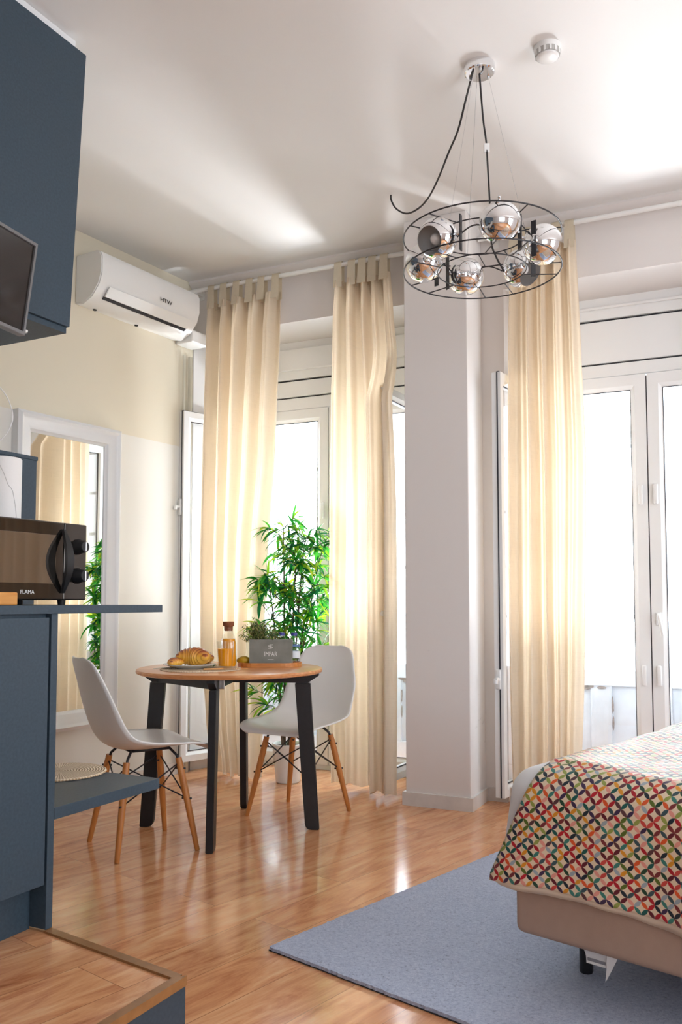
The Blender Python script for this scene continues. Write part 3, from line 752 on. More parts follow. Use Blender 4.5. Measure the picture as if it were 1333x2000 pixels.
# ------------------------------------------------------------------ straw mats
def mat_disc(name, loc, r, label):
    bm = BM(); n = 64; prof = [(0, .0)]
    lathe(bm, [(0, 0), (r, 0), (r, .003), (r - .004, .0055), (0, .0055)], 72)
    rnd = random.Random(int(r * 1000))
    for v in bm.verts:
        rr = v.co.xy.length
        if rr > r * .95: s = 1 + rnd.uniform(-.008, .008); v.co.x *= s; v.co.y *= s
    o = obj(name, bm, M['woven'], loc=loc); return tag(o, label, 'placemat')
mat_disc('round_placemat', tuple(at_z(117, 1509, .483).xy) + (.4835,), .152, 'round woven straw placemat on the low blue shelf')

# ------------------------------------------------------------------ table
TC = V(-.525, 4.10, 0)
TZ = .745
tb = empty('round_table', TC, math.radians(-4), label='round wooden dining table with four black legs', cat='table')
R = .437
bm = BM(); lathe(bm, [(0, TZ - .022), (R - .012, TZ - .022), (R - .003, TZ - .018), (R, TZ - .010), (R - .003, TZ - .002), (R - .008, TZ), (0, TZ)], 96); obj('tabletop', bm, M['tabletop'], tb, angle=30)
for k, a in enumerate((0, PI / 2)):
    bm = BM(); l0 = R - .015; zt = TZ - .0225
    prism(bm, [(-l0, zt), (l0, zt), (l0, zt - .012), (l0 - .05, zt - .045), (-l0 + .05, zt - .045), (-l0, zt - .012)], -.017, .017, M=RZ(a) @ Matrix(((1, 0, 0, 0), (0, 0, 1, 0), (0, 1, 0, 0), (0, 0, 0, 1))))
    if k: 
        for v in bm.verts: v.co.z -= .0
    obj('cross_beam', bm, M['black_wood'], tb)
for k in range(4):
    a = k * PI / 2; bm = BM(); zt = TZ - .0675 + .044
    top, bot = R - .085, R - .03
    # flat board leg, broad side radial, rounded foot corner
    pts = [(top - .042, zt - .045), (top + .030, zt - .045), (bot + .018, .0), (bot - .022, .0), (bot - .040, .006), (bot - .048, .024)]
    prism(bm, pts, -.016, .016, M=RZ(a) @ Matrix(((1, 0, 0, 0), (0, 0, 1, 0), (0, 1, 0, 0), (0, 0, 0, 1))))
    bmesh.ops.bevel(bm, geom=bm.edges[:], offset=.003, segments=2, affect='EDGES')
    obj('leg', bm, M['black_wood'], tb)
bm = BM(); l1 = R - .09
for (p, q) in (((-l1, 0), (0, -l1)), ((l1, 0), (0, l1))):
    A, B = V(*p, 0), V(*q, 0); d = (B - A).normalized(); n = V(-d.y, d.x, 0) * .012
    zt = TZ - .0230
    prism(bm, [tuple((A + n).xy), tuple((B + n).xy), tuple((B - n).xy), tuple((A - n).xy)], zt - .045, zt)
obj('apron', bm, M['black_wood'], tb)
bm = BM(); box(bm, .021, .045, -l1 - .005, -l1 + .006, TZ - .066, TZ - .026, bev=.002); obj('bracket', bm, M['steel'], tb)

# ------------------------------------------------------------------ chairs
def make_chair():
    e = empty('shell_chair', (0, 0, 0), 0)
    sp = [(.235, .418, .150, 0), (.230, .430, .185, .004), (.205, .440, .212, .008), (.15, .442, .228, .018), (.06, .434, .230, .032), (-.03, .428, .230, .045), (-.11, .432, .230, .058),
          (-.165, .452, .224, .066), (-.20, .492, .220, .066), (-.225, .55, .216, .06), (-.248, .625, .210, .05), (-.268, .70, .186, .04), (-.284, .76, .166, .03), (-.293, .796, .142, .022), (-.297, .814, .110, .015), (-.299, .822, .07, .01)]
    P = catmull([(a, b, c) for a, b, c, d in sp], 4); Q = catmull([(d, 0, 0) for a, b, c, d in sp], 4)
    bm = BM(); NU = 20; G = []
    for i, (p, q) in enumerate(zip(P, Q)):
        t = (P[min(i + 1, len(P) - 1)] - P[max(i - 1, 0)]); tn = V(0, t.x, t.y).normalized(); nn = V(0, -tn.z, tn.y) * -1
        if i < 6: pass
        up = V(1, 0, 0).cross(tn)
        if up.z < 0 and p.x > -.1: up = -up
        if p.x <= -.1 and up.y < 0: up = -up
        row = []
        for j in range(NU + 1):
            u = -1 + 2 * j / NU
            row.append(bm.verts.new(V(u * p.z, p.x, p.y) + up * (q.x * abs(u) ** 2.4)))
        G.append(row)
    for i in range(len(G) - 1):
        for j in range(NU): bm.faces.new((G[i][j], G[i][j + 1], G[i + 1][j + 1], G[i + 1][j]))
    s = obj('seat_shell', bm, M['shell'], e, smooth=True)
    md = s.modifiers.new('thick', 'SOLIDIFY'); md.thickness = .0075; md.offset = 0
    tops = []
    for sx in (-1, 1):
        for sy in (-1, 1):
            top = V(sx * .115, sy * .115 - .0, .385); foot = V(sx * .19, sy * .175, 0)
            bm = BM(); pts = [foot + (top - foot) * t for t in (0, .01, .5, .8, 1)]
            tube(bm, pts, [.0095, .0105, .0145, .0155, .0135], 16); obj('leg', bm, M['legwood'], e, angle=50)
            tops.append((sx, sy, top, foot))
            bm = BM(); tube(bm, [foot + V(0, 0, .001), foot + V(0, 0, .007)], .008, 12)
    def onleg(sx, sy, z):
        top = V(sx * .115, sy * .115, .385); foot = V(sx * .19, sy * .175, 0); return foot + (top - foot) * (z / .385)
    bm = BM(); r = .0033
    for a, b in (((-1, -1), (1, -1)), ((1, -1), (1, 1)), ((1, 1), (-1, 1)), ((-1, 1), (-1, -1))):
        tube(bm, [onleg(*a, .365), onleg(*b, .215)], r, 6); tube(bm, [onleg(*b, .365), onleg(*a, .215)], r, 6)
    for a in ((-1, -1), (1, -1), (1, 1), (-1, 1)):
        p = onleg(*a, .36); tube(bm, [p, p + V(-a[0] * .01, -a[1] * .01, .035), V(a[0] * .085, a[1] * .085, .425)], .006, 8)
        q = onleg(*a, .215); d = V(a[0], a[1], 0).normalized() * .022; tube(bm, [q - d, q + d], .0045, 8)
        q = onleg(*a, .34); tube(bm, [q - d, q + d], .0045, 8)
    for sx in (-1, 1): tube(bm, [(sx * .085, -.085, .424), (sx * .085, .085, .424)], .006, 8)
    for sy in (-1, 1): tube(bm, [(-.085, sy * .085, .424), (.085, sy * .085, .424)], .006, 8)
    obj('wire_brace', bm, M['black_metal'], e, smooth=True)
    return e
ch = make_chair()
ch.location = (-.862, 3.80, 0); ch.rotation_euler = (0, 0, math.radians(32.6) - PI / 2)
tag(ch, 'white plastic shell chair with wooden legs, seen from behind, left of the table', 'chair')
ch2 = copy_tree(ch); ch2.location = (-.212, 4.375, 0); ch2.rotation_euler = (0, 0, math.radians(-122) - PI / 2)
tag(ch2, 'white plastic shell chair with wooden legs behind the table, facing the room', 'chair')
for c in (ch, ch2): c['group'] = 'white shell chairs at the round table'

# ------------------------------------------------------------------ things on the table
def onT(px, y): return V((px - CXP) / (FOC / math.cos(PITCH)) * y, y, TZ + .0006)
p = onT(394, 3.99); mat_disc('round_placemat', (p.x, p.y, p.z), .185, 'round woven straw placemat under the croissant plate on the table')
p = onT(373, 3.99); p.z += .0058
bm = BM(); lathe(bm, [(0, .0), (.06, 0), (.065, .003), (.10, .012), (.122, .019), (.124, .021), (.121, .0215), (.098, .016), (.062, .006), (0, .005)], 64)
o = obj('plate', bm, M['porcelain'], loc=p, smooth=True); tag(o, 'white plate holding croissants on the round table', 'plate')
PZ = p.z + .007; PC = p.copy()
def croissant(loc, rz, L, rad, label, bend=1.2, seed=0, scale=1, tilt=0):
    bm = BM(); lay = bm.verts.layers.float.new('bake'); n = 60; seg = 24; rings = []; rnd = random.Random(seed)
    for i in range(n + 1):
        t = -1 + 2 * i / n; a = t * bend; Rb = L / (2 * math.sin(min(bend, 1.5)))
        c = V(Rb * math.sin(a), Rb * (math.cos(a) - 1) + L * .15, 0)
        env = (max(0, 1 - abs(t) ** 2.2)) ** .75
        q = (t * 4.5) % 1.0; ridge = .84 + .18 * (1 - q) if t > 0 else .84 + .18 * q
        r = rad * env * ridge + .004
        tan = V(math.cos(a), -math.sin(a), 0); nor = V(0, 0, 1); bi = tan.cross(nor); R_ = []
        for k in range(seg):
            th = 2 * PI * k / seg; v = bm.verts.new(c + bi * math.cos(th) * r + nor * (math.sin(th) * r * .88 + rad * .86))
            up = max(0, math.sin(th)); v[lay] = min(1, max(0, .2 + up * .65 * (.4 + .9 * (ridge - .84) / .18) + rnd.uniform(-.05, .05))); R_.append(v)
        rings.append(R_)
    for A, B in zip(rings, rings[1:]):
        for k in range(seg): bm.faces.new((A[k], A[(k + 1) % seg], B[(k + 1) % seg], B[k]))
    bm.faces.new(rings[0]); bm.faces.new(rings[-1][::-1])
    bmesh.ops.transform(bm, matrix=RX(tilt), verts=bm.verts)
    zmin = min(v.co.z for v in bm.verts)
    for v in bm.verts: v.co.z -= zmin
    o = obj('croissant', bm, M['crust'], loc=loc, smooth=True); o.rotation_euler = (0, 0, rz); return tag(o, label, 'croissant', None)
croissant((PC.x + .012, PC.y - .012, PZ), math.radians(-14), .145, .047, 'largest croissant in front on the white plate', 1.05, 1)
croissant((PC.x - .052, PC.y - .055, PZ), math.radians(60), .085, .022, 'small croissant at the left edge of the white plate', .9, 2)
croissant((PC.x + .04, PC.y + .066, PZ), math.radians(25), .11, .036, 'orange-brown croissant behind the largest one on the plate', 1.0, 3)
# salad garnish
def leaf(bm, base, d, L, w, droop=.3, fold=.25, seg=5, upv=V(0, 0, 1)):
    d = d.normalized(); side = d.cross(upv)
    if side.length < .05: side = V(1, 0, 0)
    side.normalize(); p = V(*base); rows = []; dd = d.copy()
    for i in range(seg + 1):
        t = i / seg; ww = w * (math.sin(PI * min(1, t * .92 + .08)) ** .8) * (1 - t * .25) if i < seg else 0.0
        nn = side.cross(dd).normalized()
        if i == seg: rows.append([bm.verts.new(p)])
        else: rows.append([bm.verts.new(p - side * ww / 2 + nn * ww * fold * .5), bm.verts.new(p), bm.verts.new(p + side * ww / 2 + nn * ww * fold * .5)])
        dd = (dd + V(0, 0, -1) * droop / seg).normalized(); p = p + dd * (L / seg)
    for A, B in zip(rows, rows[1:]):
        if len(B) == 3:
            bm.faces.new((A[0], A[1], B[1], B[0])); bm.faces.new((A[1], A[2], B[2], B[1]))
        else: bm.faces.new((A[0], A[1], B[0])); bm.faces.new((A[1], A[2], B[0]))
rnd = random.Random(4)
bm = BM(); 
for i in range(9): leaf(bm, (0, 0, .004), V(math.cos(i * .7), math.sin(i * .7), rnd.uniform(.15, .6)), rnd.uniform(.02, .035), .014, .5)
p = onT(418, 4.07); o = obj('salad_garnish', bm, M['greens'], loc=(p.x, p.y, TZ + .007)); tag(o, 'small green salad leaves between plate and juice glass', 'salad')
# fork and knife
p = onT(318, 3.95)
bm = BM(); box(bm, -.0, .11, -.004, .004, .003, .0045); box(bm, .11, .14, -.010, .010, .003, .0045)
for k in range(4): box(bm, .14, .185, -.010 + k * .0058, -.0075 + k * .0058, .003, .0045)
o = obj('fork', bm, M['steel'], loc=(p.x - .03, p.y - .03, TZ + .0058), rz=math.radians(58)); tag(o, 'steel fork on the straw placemat left of the plate', 'fork')
p = onT(432, 3.90)
bm = BM(); box(bm, -.0, .09, -.006, .006, .003, .009); box(bm, .09, .20, -.008, .007, .003, .0045)
o = obj('knife', bm, M['orangewood'], loc=(p.x - .07, p.y - .045, TZ + .0058), rz=math.radians(20)); tag(o, 'wooden handled knife lying in front of the plate', 'knife')
# tumbler of juice
def tumbler():
    p = onT(441.5, 4.00); p.z = TZ + .0066; e = empty('juice_glass', p, 0, label='faceted tumbler of orange juice in front of the carafe', cat='glass')
    bm = BM(); pr = [(0, 0), (.030, 0), (.032, .003), (.0345, .05), (.038, .085), (.0415, .12), (.0425, .122), (.041, .122), (.0365, .085), (.033, .05), (.030, .01), (0, .008)]
    lathe(bm, pr, 12 * 3); obj('glass_wall', bm, M['drink'], e, angle=25)
    bm = BM(); lathe(bm, [(0, .0095), (.0290, .0105), (.0322, .05), (.0352, .083), (.0362, .088), (0, .088)], 36); obj('juice', bm, M['juice'], e, angle=40)
tumbler()
def carafe():
    p = onT(447, 4.125); e = empty('juice_carafe', p, 0, label='cork stoppered glass carafe half full of orange juice', cat='carafe')
    out = [(0, 0), (.036, 0), (.040, .004), (.041, .02), (.040, .10), (.037, .125), (.028, .15), (.0225, .165), (.022, .18), (.0245, .192)]
    inn = [(r - .0025 if r > .01 else 0, z + (.003 if z < .01 else 0)) for r, z in reversed(out)]
    bm = BM(); lathe(bm, out + inn, 40); obj('glass_body', bm, M['drink'], e, smooth=True)
    bm = BM(); lathe(bm, [(0, .0045), (.033, .0045), (.0372, .02), (.0365, .10), (.0335, .122), (.030, .135), (0, .135)], 40); obj('juice', bm, M['juice'], e, angle=40)
    bm = BM(); lathe(bm, [(0, .172), (.0195, .172), (.0215, .195), (.027, .196), (.0275, .213), (.026, .216), (0, .216)], 32); obj('cork_stopper', bm, M['cork'], e, angle=40)
carafe()
# tray with sign, plant, fruit, bottles
TP = onT(528, 4.20); TRX = .155
tray = empty('serving_tray', TP, 0, label='oval wooden tray carrying the grey sign on the table', cat='tray')
def stadium(hx, r, n=14):
    P = []
    for k in range(n + 1): a = -PI / 2 + PI * k / n; P.append((hx - r + r * math.cos(a), r * math.sin(a)))
    for k in range(n + 1): a = PI / 2 + PI * k / n; P.append((-hx + r + r * math.cos(a), r * math.sin(a)))
    return P
bm = BM(); prism(bm, stadium(TRX, .095), 0, .008); obj('tray_base', bm, M['tray'], tray)
bm = BM(); A, B = stadium(TRX, .095), stadium(TRX - .006, .089); n = len(A)
va = [[bm.verts.new((x, y, z)) for x, y in Pp] for Pp, z in ((A, .0082), (A, .02), (B, .02), (B, .0082))]
for i in range(4):
    X_, Y_ = va[i], va[(i + 1) % 4]
    for k in range(n): bm.faces.new((X_[k], X_[(k + 1) % n], Y_[(k + 1) % n], Y_[k]))
obj('tray_rim', bm, M['tray'], tray)
TT = TP.z + .0086
def sign():
    P = onT(529.5, 4.135); e = empty('name_sign', (P.x, P.y, TT), math.radians(-1.5), label='grey slate sign box with white lettering on the wooden tray', cat='sign')
    w, hh = .103, .122
    bm = BM(); box(bm, -w, w, 0, .035, 0, hh, bev=.001); obj('sign_box', bm, M['sign'], e)
    text_obj('lettering', 'IMPAR', .026, M['print'], e, T(0, -.0005, .052) @ RX(PI / 2) @ SC(.85, 1.25, 1), .0005, 'white name lettering')
    bm = BM(); box(bm, -.014, .014, -.0008, 0, .0265, .028); obj('small_print', bm, M['print'], e)
    bm = BM()
    for k in range(4):
        for j in range(4):
            if (k + j) % 2 == 0 or k in (1, 2): box(bm, -.011 + k * .0056, -.0068 + k * .0056, -.0008, 0, .078 + j * .0056, .0822 + j * .0056)
    obj('emblem', bm, M['print'], e)
sign()
def herb():
    P = onT(508, 4.225); e = empty('potted_herb', (P.x, P.y, TT), 0, label='small bushy green herb in a pink pot behind the sign', cat='potted plant')
    bm = BM(); lathe(bm, [(0, 0), (.026, 0), (.032, .003), (.042, .105), (.044, .108), (.041, .109), (.038, .10), (0, .10)], 32); obj('pot', bm, M['pinkpot'], e, angle=40)
    rnd = random.Random(9); bm = BM(); bs = BM()
    for i in range(70):
        th = rnd.uniform(0, 2 * PI); el = rnd.uniform(-.1, 1.35); L = rnd.uniform(.06, .11); d = V(math.cos(th) * math.cos(el), math.sin(th) * math.cos(el), math.sin(el) * .95)
        b0 = V(rnd.uniform(-.015, .015), rnd.uniform(-.015, .015), .10); tip = b0 + V(0, 0, .02) + d * L
        tube(bs, [b0, b0.lerp(tip, .5) + V(0, 0, .006), tip], .0009, 4, cap=False)
        for k in range(26):
            t = rnd.uniform(.4, 1.05); q = b0.lerp(tip, t) + V(rnd.gauss(0, .007), rnd.gauss(0, .007), rnd.gauss(0, .006))
            dd = V(rnd.gauss(0, 1), rnd.gauss(0, 1), rnd.gauss(.4, 1)); leaf(bm, q, dd, rnd.uniform(.010, .018), rnd.uniform(.006, .009), .2, .2, 2)
    obj('herb_leaves', bm, M['herb'], e); obj('herb_stems', bs, M['stem'], e)
herb()
p = onT(475, 4.17); bm = BM(); bmesh.ops.create_uvsphere(bm, u_segments=28, v_segments=16, radius=1, matrix=SC(.034, .022, .021))
for v in bm.verts:
    if v.co.x < 0: v.co.y *= 1 + v.co.x * 6; v.co.z *= 1 + v.co.x * 5
o = obj('mango', bm, M['mango'], loc=(p.x + .004, p.y, TT + .0208), smooth=True); tag(o, 'small yellow-green mango at the left end of the tray', 'fruit')
def bottle(px, y, label):
    P = onT(px, y); e = empty('water_bottle', (P.x, P.y, TT), 0, label=label, cat='bottle', group='small water bottles on the tray')
    out = [(0, 0), (.026, 0), (.030, .004), (.030, .02), (.0285, .024), (.030, .028), (.030, .075), (.0285, .079), (.030, .084), (.029, .098), (.024, .114), (.015, .126), (.0125, .132), (.0125, .138)]
    bm = BM(); lathe(bm, out, 28); obj('bottle_body', bm, M['pet'], e, smooth=True)
    bm = BM(); lathe(bm, [(.0303, .030), (.0306, .031), (.0306, .062), (.0303, .063)], 28); obj('paper_label', bm, M['label'], e, smooth=True)
    bm = BM(); lathe(bm, [(.0303, .085), (.0308, .086), (.0306, .094), (.0300, .095)], 28); obj('label_band', bm, M['labelblue'], e, smooth=True)
    bm = BM(); lathe(bm, [(0, .152), (.0145, .152), (.0155, .150), (.0155, .137), (0, .137)], 28); obj('bottle_cap', bm, M['bluecap'], e, angle=40)
bottle(551, 4.225, 'plastic water bottle with blue cap behind the middle of the sign')
bottle(575, 4.215, 'plastic water bottle with blue cap at the right end of the sign')

# ------------------------------------------------------------------ bamboo plant
def bamboo():
    f = at_z(564, 1533, 0); c = V(f.x, f.y + .085, 0); c.x = (564 - CXP) / FOC * c.y
    e = empty('bamboo_plant', c, 0, label='tall artificial bamboo in a ribbed white pot by the left window', cat='potted plant')
    rib = [(0, 0), (.066, 0)]
    for i in range(22): z = .004 + i * .010; r = .070 + .022 * (i / 22); rib += [(r, z), (r + .0025, z + .005)]
    rib += [(.092, .226), (.086, .226), (.082, .205), (0, .205)]
    bm = BM(); lathe(bm, rib, 48); obj('pot', bm, M['porcelain'], e, smooth=True)
    bm = BM(); lathe(bm, [(0, .209), (.083, .208)], 32); obj('soil', bm, M['soil'], e)
    rnd = random.Random(77); bs = BM(); bl_ = BM()
    stems = [(-.02, 0, -.03, -.02, 1.50), (.02, .01, .10, -.03, 1.42), (.0, .02, .22, .0, 1.42), (.03, -.02, .16, -.06, 1.15), (-.03, -.01, -.12, -.05, 1.2), (.01, -.03, .05, -.09, 1.3)]
    for (x0, y0, x1, y1, h) in stems:
        P = catmull([(x0, y0, .2), (lerp(x0, x1, .25), lerp(y0, y1, .3), .2 + .4 * (h - .2)), (lerp(x0, x1, .6), lerp(y0, y1, .6), .2 + .75 * (h - .2)), (x1, y1, h)], 8)
        tube(bs, P, [.0085 * (1 - .65 * i / (len(P) - 1)) for i in range(len(P))], 8)
        nb = int(h * 24)
        for b in range(nb):
            t = rnd.uniform(.12, 1.0) ** .9; i = min(len(P) - 2, int(t * (len(P) - 1))); q = P[i].lerp(P[i + 1], .5)
            th = rnd.uniform(0, 2 * PI); L = rnd.uniform(.06, .22) * (1.0 if t < .85 else .6); d = V(math.cos(th), math.sin(th) * .75, rnd.uniform(.3, 1.3)).normalized()
            tip = q + d * L; 
            if tip.y > .17: tip.y = .17
            tube(bs, [q, q.lerp(tip, .5) + V(0, 0, .01), tip], [.0025, .002, .0012], 5, cap=False)
            nl = rnd.randint(6, 10)
            for k in range(nl):
                dd = V(rnd.gauss(0, 1) + d.x * 1.1, rnd.gauss(0, .8) + d.y * .6, rnd.gauss(.1, .6)).normalized()
                leaf(bl_, q.lerp(tip, rnd.uniform(.75, 1)), dd, rnd.uniform(.08, .145), rnd.uniform(.016, .026), rnd.uniform(.4, 1.3), .3, 6, upv=V(rnd.gauss(0, .4), rnd.gauss(0, .4), 1))
        for k in range(7):
            leaf(bl_, P[-1], V(rnd.gauss(0, .8), rnd.gauss(0, .7), rnd.uniform(.3, 1.3)), rnd.uniform(.08, .13), .018, .6, .3, 6)
    obj('stems', bs, M['stem'], e, smooth=True); obj('foliage', bl_, M['bamboo'], e, smooth=True)
bamboo()

# ------------------------------------------------------------------ pendant light
def chandelier():
    cy = 3.30; cx = (947.5 - CXP) / FOC * cy; z1, z2 = 2.350, 2.487
    e = empty('ring_pendant_lamp', (cx, cy, z1), 0, label='black double ring ceiling lamp with six chrome globes', cat='ceiling lamp')
    RO, RI = .306, .172; hz = z2 - z1; r = .0029
    cp = at_z(937, 128, HC); cp = V(cp.x - cx, cp.y - cy, HC - z1)
    bm = BM(); lathe(bm, [(0, -.034), (.052, -.034), (.057, -.031), (.059, -.025), (.059, 0), (0, 0)], 48, M=T(*cp)); can = obj('canopy', bm, M['chrome'], e, angle=30)
    for a in (.4, 2.5, 4.6):
        bm = BM(); lathe(bm, [(0, -.044), (.004, -.044), (.005, -.0345), (0, -.0345)], 10, M=T(cp.x + .04 * math.cos(a), cp.y + .04 * math.sin(a), cp.z)); obj('screw', bm, M['steel'], can)
    circ = lambda R_, z, n=72: [(R_ * math.cos(2 * PI * i / n), R_ * math.sin(2 * PI * i / n), z) for i in range(n)]
    for z in (0, hz):
        bm = BM(); tube(bm, circ(RO, z), r, 8, closed=True); obj('outer_ring', bm, M['black_metal'], e, smooth=True)
        bm = BM(); tube(bm, circ(RI, z), r * .85, 8, closed=True); obj('inner_ring', bm, M['black_metal'], e, smooth=True)
        for k in range(10):
            a = 2 * PI * (k + .35) / 10; b = a + (.12 if k % 2 else -.12); bm = BM()
            tube(bm, [(RI * math.cos(a), RI * math.sin(a), z), (RO * math.cos(b), RO * math.sin(b), z)], r * .8, 6)
            obj('spoke', bm, M['black_metal'], e)
    angs = [-83, -143, 157, 97, 38, -22]
    aim = [(.1, .45, -.9), (-.7, -.75, -.45), (-.3, 1.0, -.1), (0, 1.0, .3), (.55, -.6, -.65), (1.0, .1, -.3)]; boff = [22, 24, -22, 22, -22, -18]
    for k, (a, am) in enumerate(zip(angs, aim)):
        a = math.radians(a); rc = .236; c = V(rc * math.cos(a), rc * math.sin(a), hz * .5)
        if k == 0: c.z += .02
        # vertical flat bar
        ab = a + math.radians(boff[k]); pb = V(.225 * math.cos(ab), .225 * math.sin(ab), 0)
        bm = BM(); box(bm, -.010, .010, -.0018, .0018, 0, hz, M=T(*pb) @ RZ(ab)); obj('mount_bar', bm, M['black_metal'], e)
        bm = BM(); tube(bm, [pb + V(0, 0, hz / 2), pb.lerp(V(c.x, c.y, 0), .35) + V(0, 0, hz / 2)], .006, 8); obj('pivot', bm, M['chrome'], e)
        d = V(*am).normalized(); rot = d.to_track_quat('Z', 'Y').to_matrix().to_4x4()
        Rs = .0765; a0 = math.radians(43); pr = []
        for i in range(21): t = a0 + (PI - a0) * i / 20; pr.append((Rs * math.sin(t), Rs * math.cos(t)))
        bm = BM(); lathe(bm, pr, 40, M=T(*c) @ rot)
        g = obj('globe_shade', bm, M['chrome'], e, smooth=True)
        pr2 = [(p_[0] * .975, p_[1] * .975) for p_ in pr]; pr2[0] = (pr[0][0], pr[0][1])
        bm = BM(); lathe(bm, pr2, 40, M=T(*c) @ rot); obj('shade_lining', bm, M['lamp_in'], g, smooth=True)['label'] = 'dull silver inside of the globe'
        bm = BM(); lathe(bm, [(0, .034), (.012, .031), (.021, .02), (.023, .008), (.018, -.008), (.013, -.02), (.013, -.06), (0, -.06)], 24, M=T(*c) @ rot); obj('bulb', bm, M['bulb'], g, smooth=True)
        bm = BM(); lathe(bm, [(0, -.094), (.005, -.092), (.007, -.088), (.005, -.084), (.006, -.075), (0, -.074)], 14, M=T(*c) @ rot); obj('knob', bm, M['chrome'], g, smooth=True)
    # feed cable between the globes
    bm = BM(); n = 90
    tube(bm, [(.205 * math.cos(2 * PI * i / n), .205 * math.sin(2 * PI * i / n), hz * .55 + .022 * math.sin(12 * PI * i / n)) for i in range(n)], .0028, 6, closed=True); obj('feed_cable', bm, M['cable'], e, smooth=True)
    bm = BM()
    for a in (100, 215, 335):
        a = math.radians(a); tube(bm, [(cp.x + .03 * math.cos(a), cp.y + .03 * math.sin(a), cp.z - .034), (RI * math.cos(a), RI * math.sin(a), hz)], .0007, 5)
    obj('suspension_wires', bm, M['steel'], e)
    # black supply cable with terminal block
    def L(px, py, y): q = at_y(px, py, y); return (q.x - cx, q.y - cy, q.z - z1)
    bm = BM(); tube(bm, catmull([(cp.x, cp.y, cp.z - .034), L(944, 230, 3.32), L(950, 275, 3.31), L(953, 320, 3.30), L(957, 390, 3.30), L(960, 470, 3.30), L(969, 500, 3.26), L(985, 530, 3.18)], 6), .0036, 8); obj('supply_cable', bm, M['cable'], e, smooth=True)
    bm = BM(); q = L(951, 290, 3.31); box(bm, q[0] - .011, q[0] + .011, q[1] - .008, q[1] + .008, q[2] - .018, q[2] + .018, bev=.002); obj('terminal_block', bm, M['white_plastic'], e)
    hk = at_z(764, 381, HC)
    bm = BM(); pts = [(cp.x - .028, cp.y - .03, cp.z - .034), L(909, 200, 3.34), L(895, 255, 3.42), L(876, 300, 3.52), L(857, 348, 3.66), L(838, 385, 3.82), L(818, 407, 3.96), L(795, 417, 4.10), L(775, 408, 4.22), L(765, 392, hk.y - .02), (hk.x - cx, hk.y - cy, HC - z1)]
    tube(bm, catmull(pts, 6), .0042, 8); obj('slack_cable', bm, M['cable'], e, smooth=True)['label'] = 'loose black cable swagged to a ceiling hook'
chandelier()
p = at_z(1070, 92, HC)
sd = empty('smoke_detector', (p.x, p.y, HC), 0, label='round white smoke detector on the ceiling right of the lamp', cat='smoke detector')
bm = BM(); lathe(bm, [(0, 0), (.050, 0), (.050, -.012), (.047, -.018), (0, -.018)], 48); obj('detector_base', bm, M['white_plastic'], sd, angle=30)
bm = BM(); lathe(bm, [(.047, -.018), (.044, -.036), (0, -.036)], 48); obj('detector_grille', bm, mat('grille_grey', (.45, .44, .42), .5), sd, angle=30)
bm = BM(); lathe(bm, [(0, -.036), (.042, -.036), (.040, -.041), (.026, -.046), (0, -.048)], 48); obj('detector_dome', bm, M['white_plastic'], sd, smooth=True)
for k in range(14):
    a = 2 * PI * k / 14; bm = BM(); box(bm, -.004, .004, -.001, .001, -.036, -.018, M=RZ(a) @ T(0, .0462, 0)); obj('grille_fin', bm, M['white_plastic'], sd)

# ------------------------------------------------------------------ rug
def rug():
    c = at_z(525, 1857, .0); u = ground_dir(2149); v = -ground_dir(-1238); 
    bm = BM(); n = 70; U, Wd = 2.3, 1.7; G = []
    rnd = random.Random(2)
    P = lambda a, b: u * a + v * b
    box_ = [P(0, 0), P(U, 0), P(U, Wd), P(0, Wd)]
    N1 = 180; ring = []
    for s in range(4):
        A, B = box_[s], box_[(s + 1) % 4]
        for k in range(N1): q = A.lerp(B, k / N1); ring.append(q + V(rnd.gauss(0, .0012), rnd.gauss(0, .0012), 0))
    e = empty('area_rug', c, 0, label='blue-grey short pile rug reaching under the bed', cat='rug')
    prism(bm, [tuple(q.xy) for q in ring], .004, .013); obj('pile', bm, M['rug'], e)
    bm = BM(); prism(bm, [tuple(q.xy) for q in box_], .0005, .004); obj('backing', bm, M['rug_back'], e)
rug()

# ------------------------------------------------------------------ bed
BX = -ground_dir(-1195); BO = at_z(1005, 1818, .15)
BF = Frame((BO.x, BO.y), (BX.x, BX.y)); BLn, BW = 1.95, 1.40
bd = empty('divan_bed', BF.o, BF.rz, label='beige upholstered divan bed base on black feet', cat='bed')
bm = BM(); box(bm, 0, BLn, 0, BW, .147, .30, bev=.022, seg=4); obj('bed_base', bm, M['bedbase'], bd, angle=30)
for x in (.118, BLn - .15):
    for y in (.19, BW - .19):
        bm = BM(); lathe(bm, [(0, 0.0135), (.017, .0135), (.019, .02), (.019, .148), (0, .148)], 20, M=T(x, y, 0)); obj('leg', bm, M['black'], bd, angle=30)
bm = BM()
rows = []
for i in range(9):
    t = i / 8; x = .185 + .0; rows.append([bm.verts.new((.195 + .07 * s + .008 * t, .02 + .006 * math.sin(3 * t), .15 - .036 * t)) for s in (0, 1)])
for A, B in zip(rows, rows[1:]): bm.faces.new((A[0], A[1], B[1], B[0]))
tg = obj('care_tag', bm, mat('tag_white', (.75, .73, .72), .7), bd); tg['label'] = 'white printed care tag'
md = tg.modifiers.new('t', 'SOLIDIFY'); md.thickness = .0008
bm = BM(); rows = []
for i in range(9):
    t = i / 8; rows.append([bm.verts.new((.262 + .03 * s * (1 - t), .016 - .01 * t * t, .15 - .065 * t)) for s in (0, 1)])
for A, B in zip(rows, rows[1:]): bm.faces.new((A[0], A[1], B[1], B[0]))
t2 = obj('care_tag', bm, tg.data.materials[0], bd); t2['label'] = 'white folded care tag hanging lower'
md = t2.modifiers.new('t', 'SOLIDIFY'); md.thickness = .0008
bm = BM(); box(bm, .205, .255, .0225, .0232, .120, .128); obj('tag_print', bm, mat('tag_print', (.25, .24, .26), .7), tg)
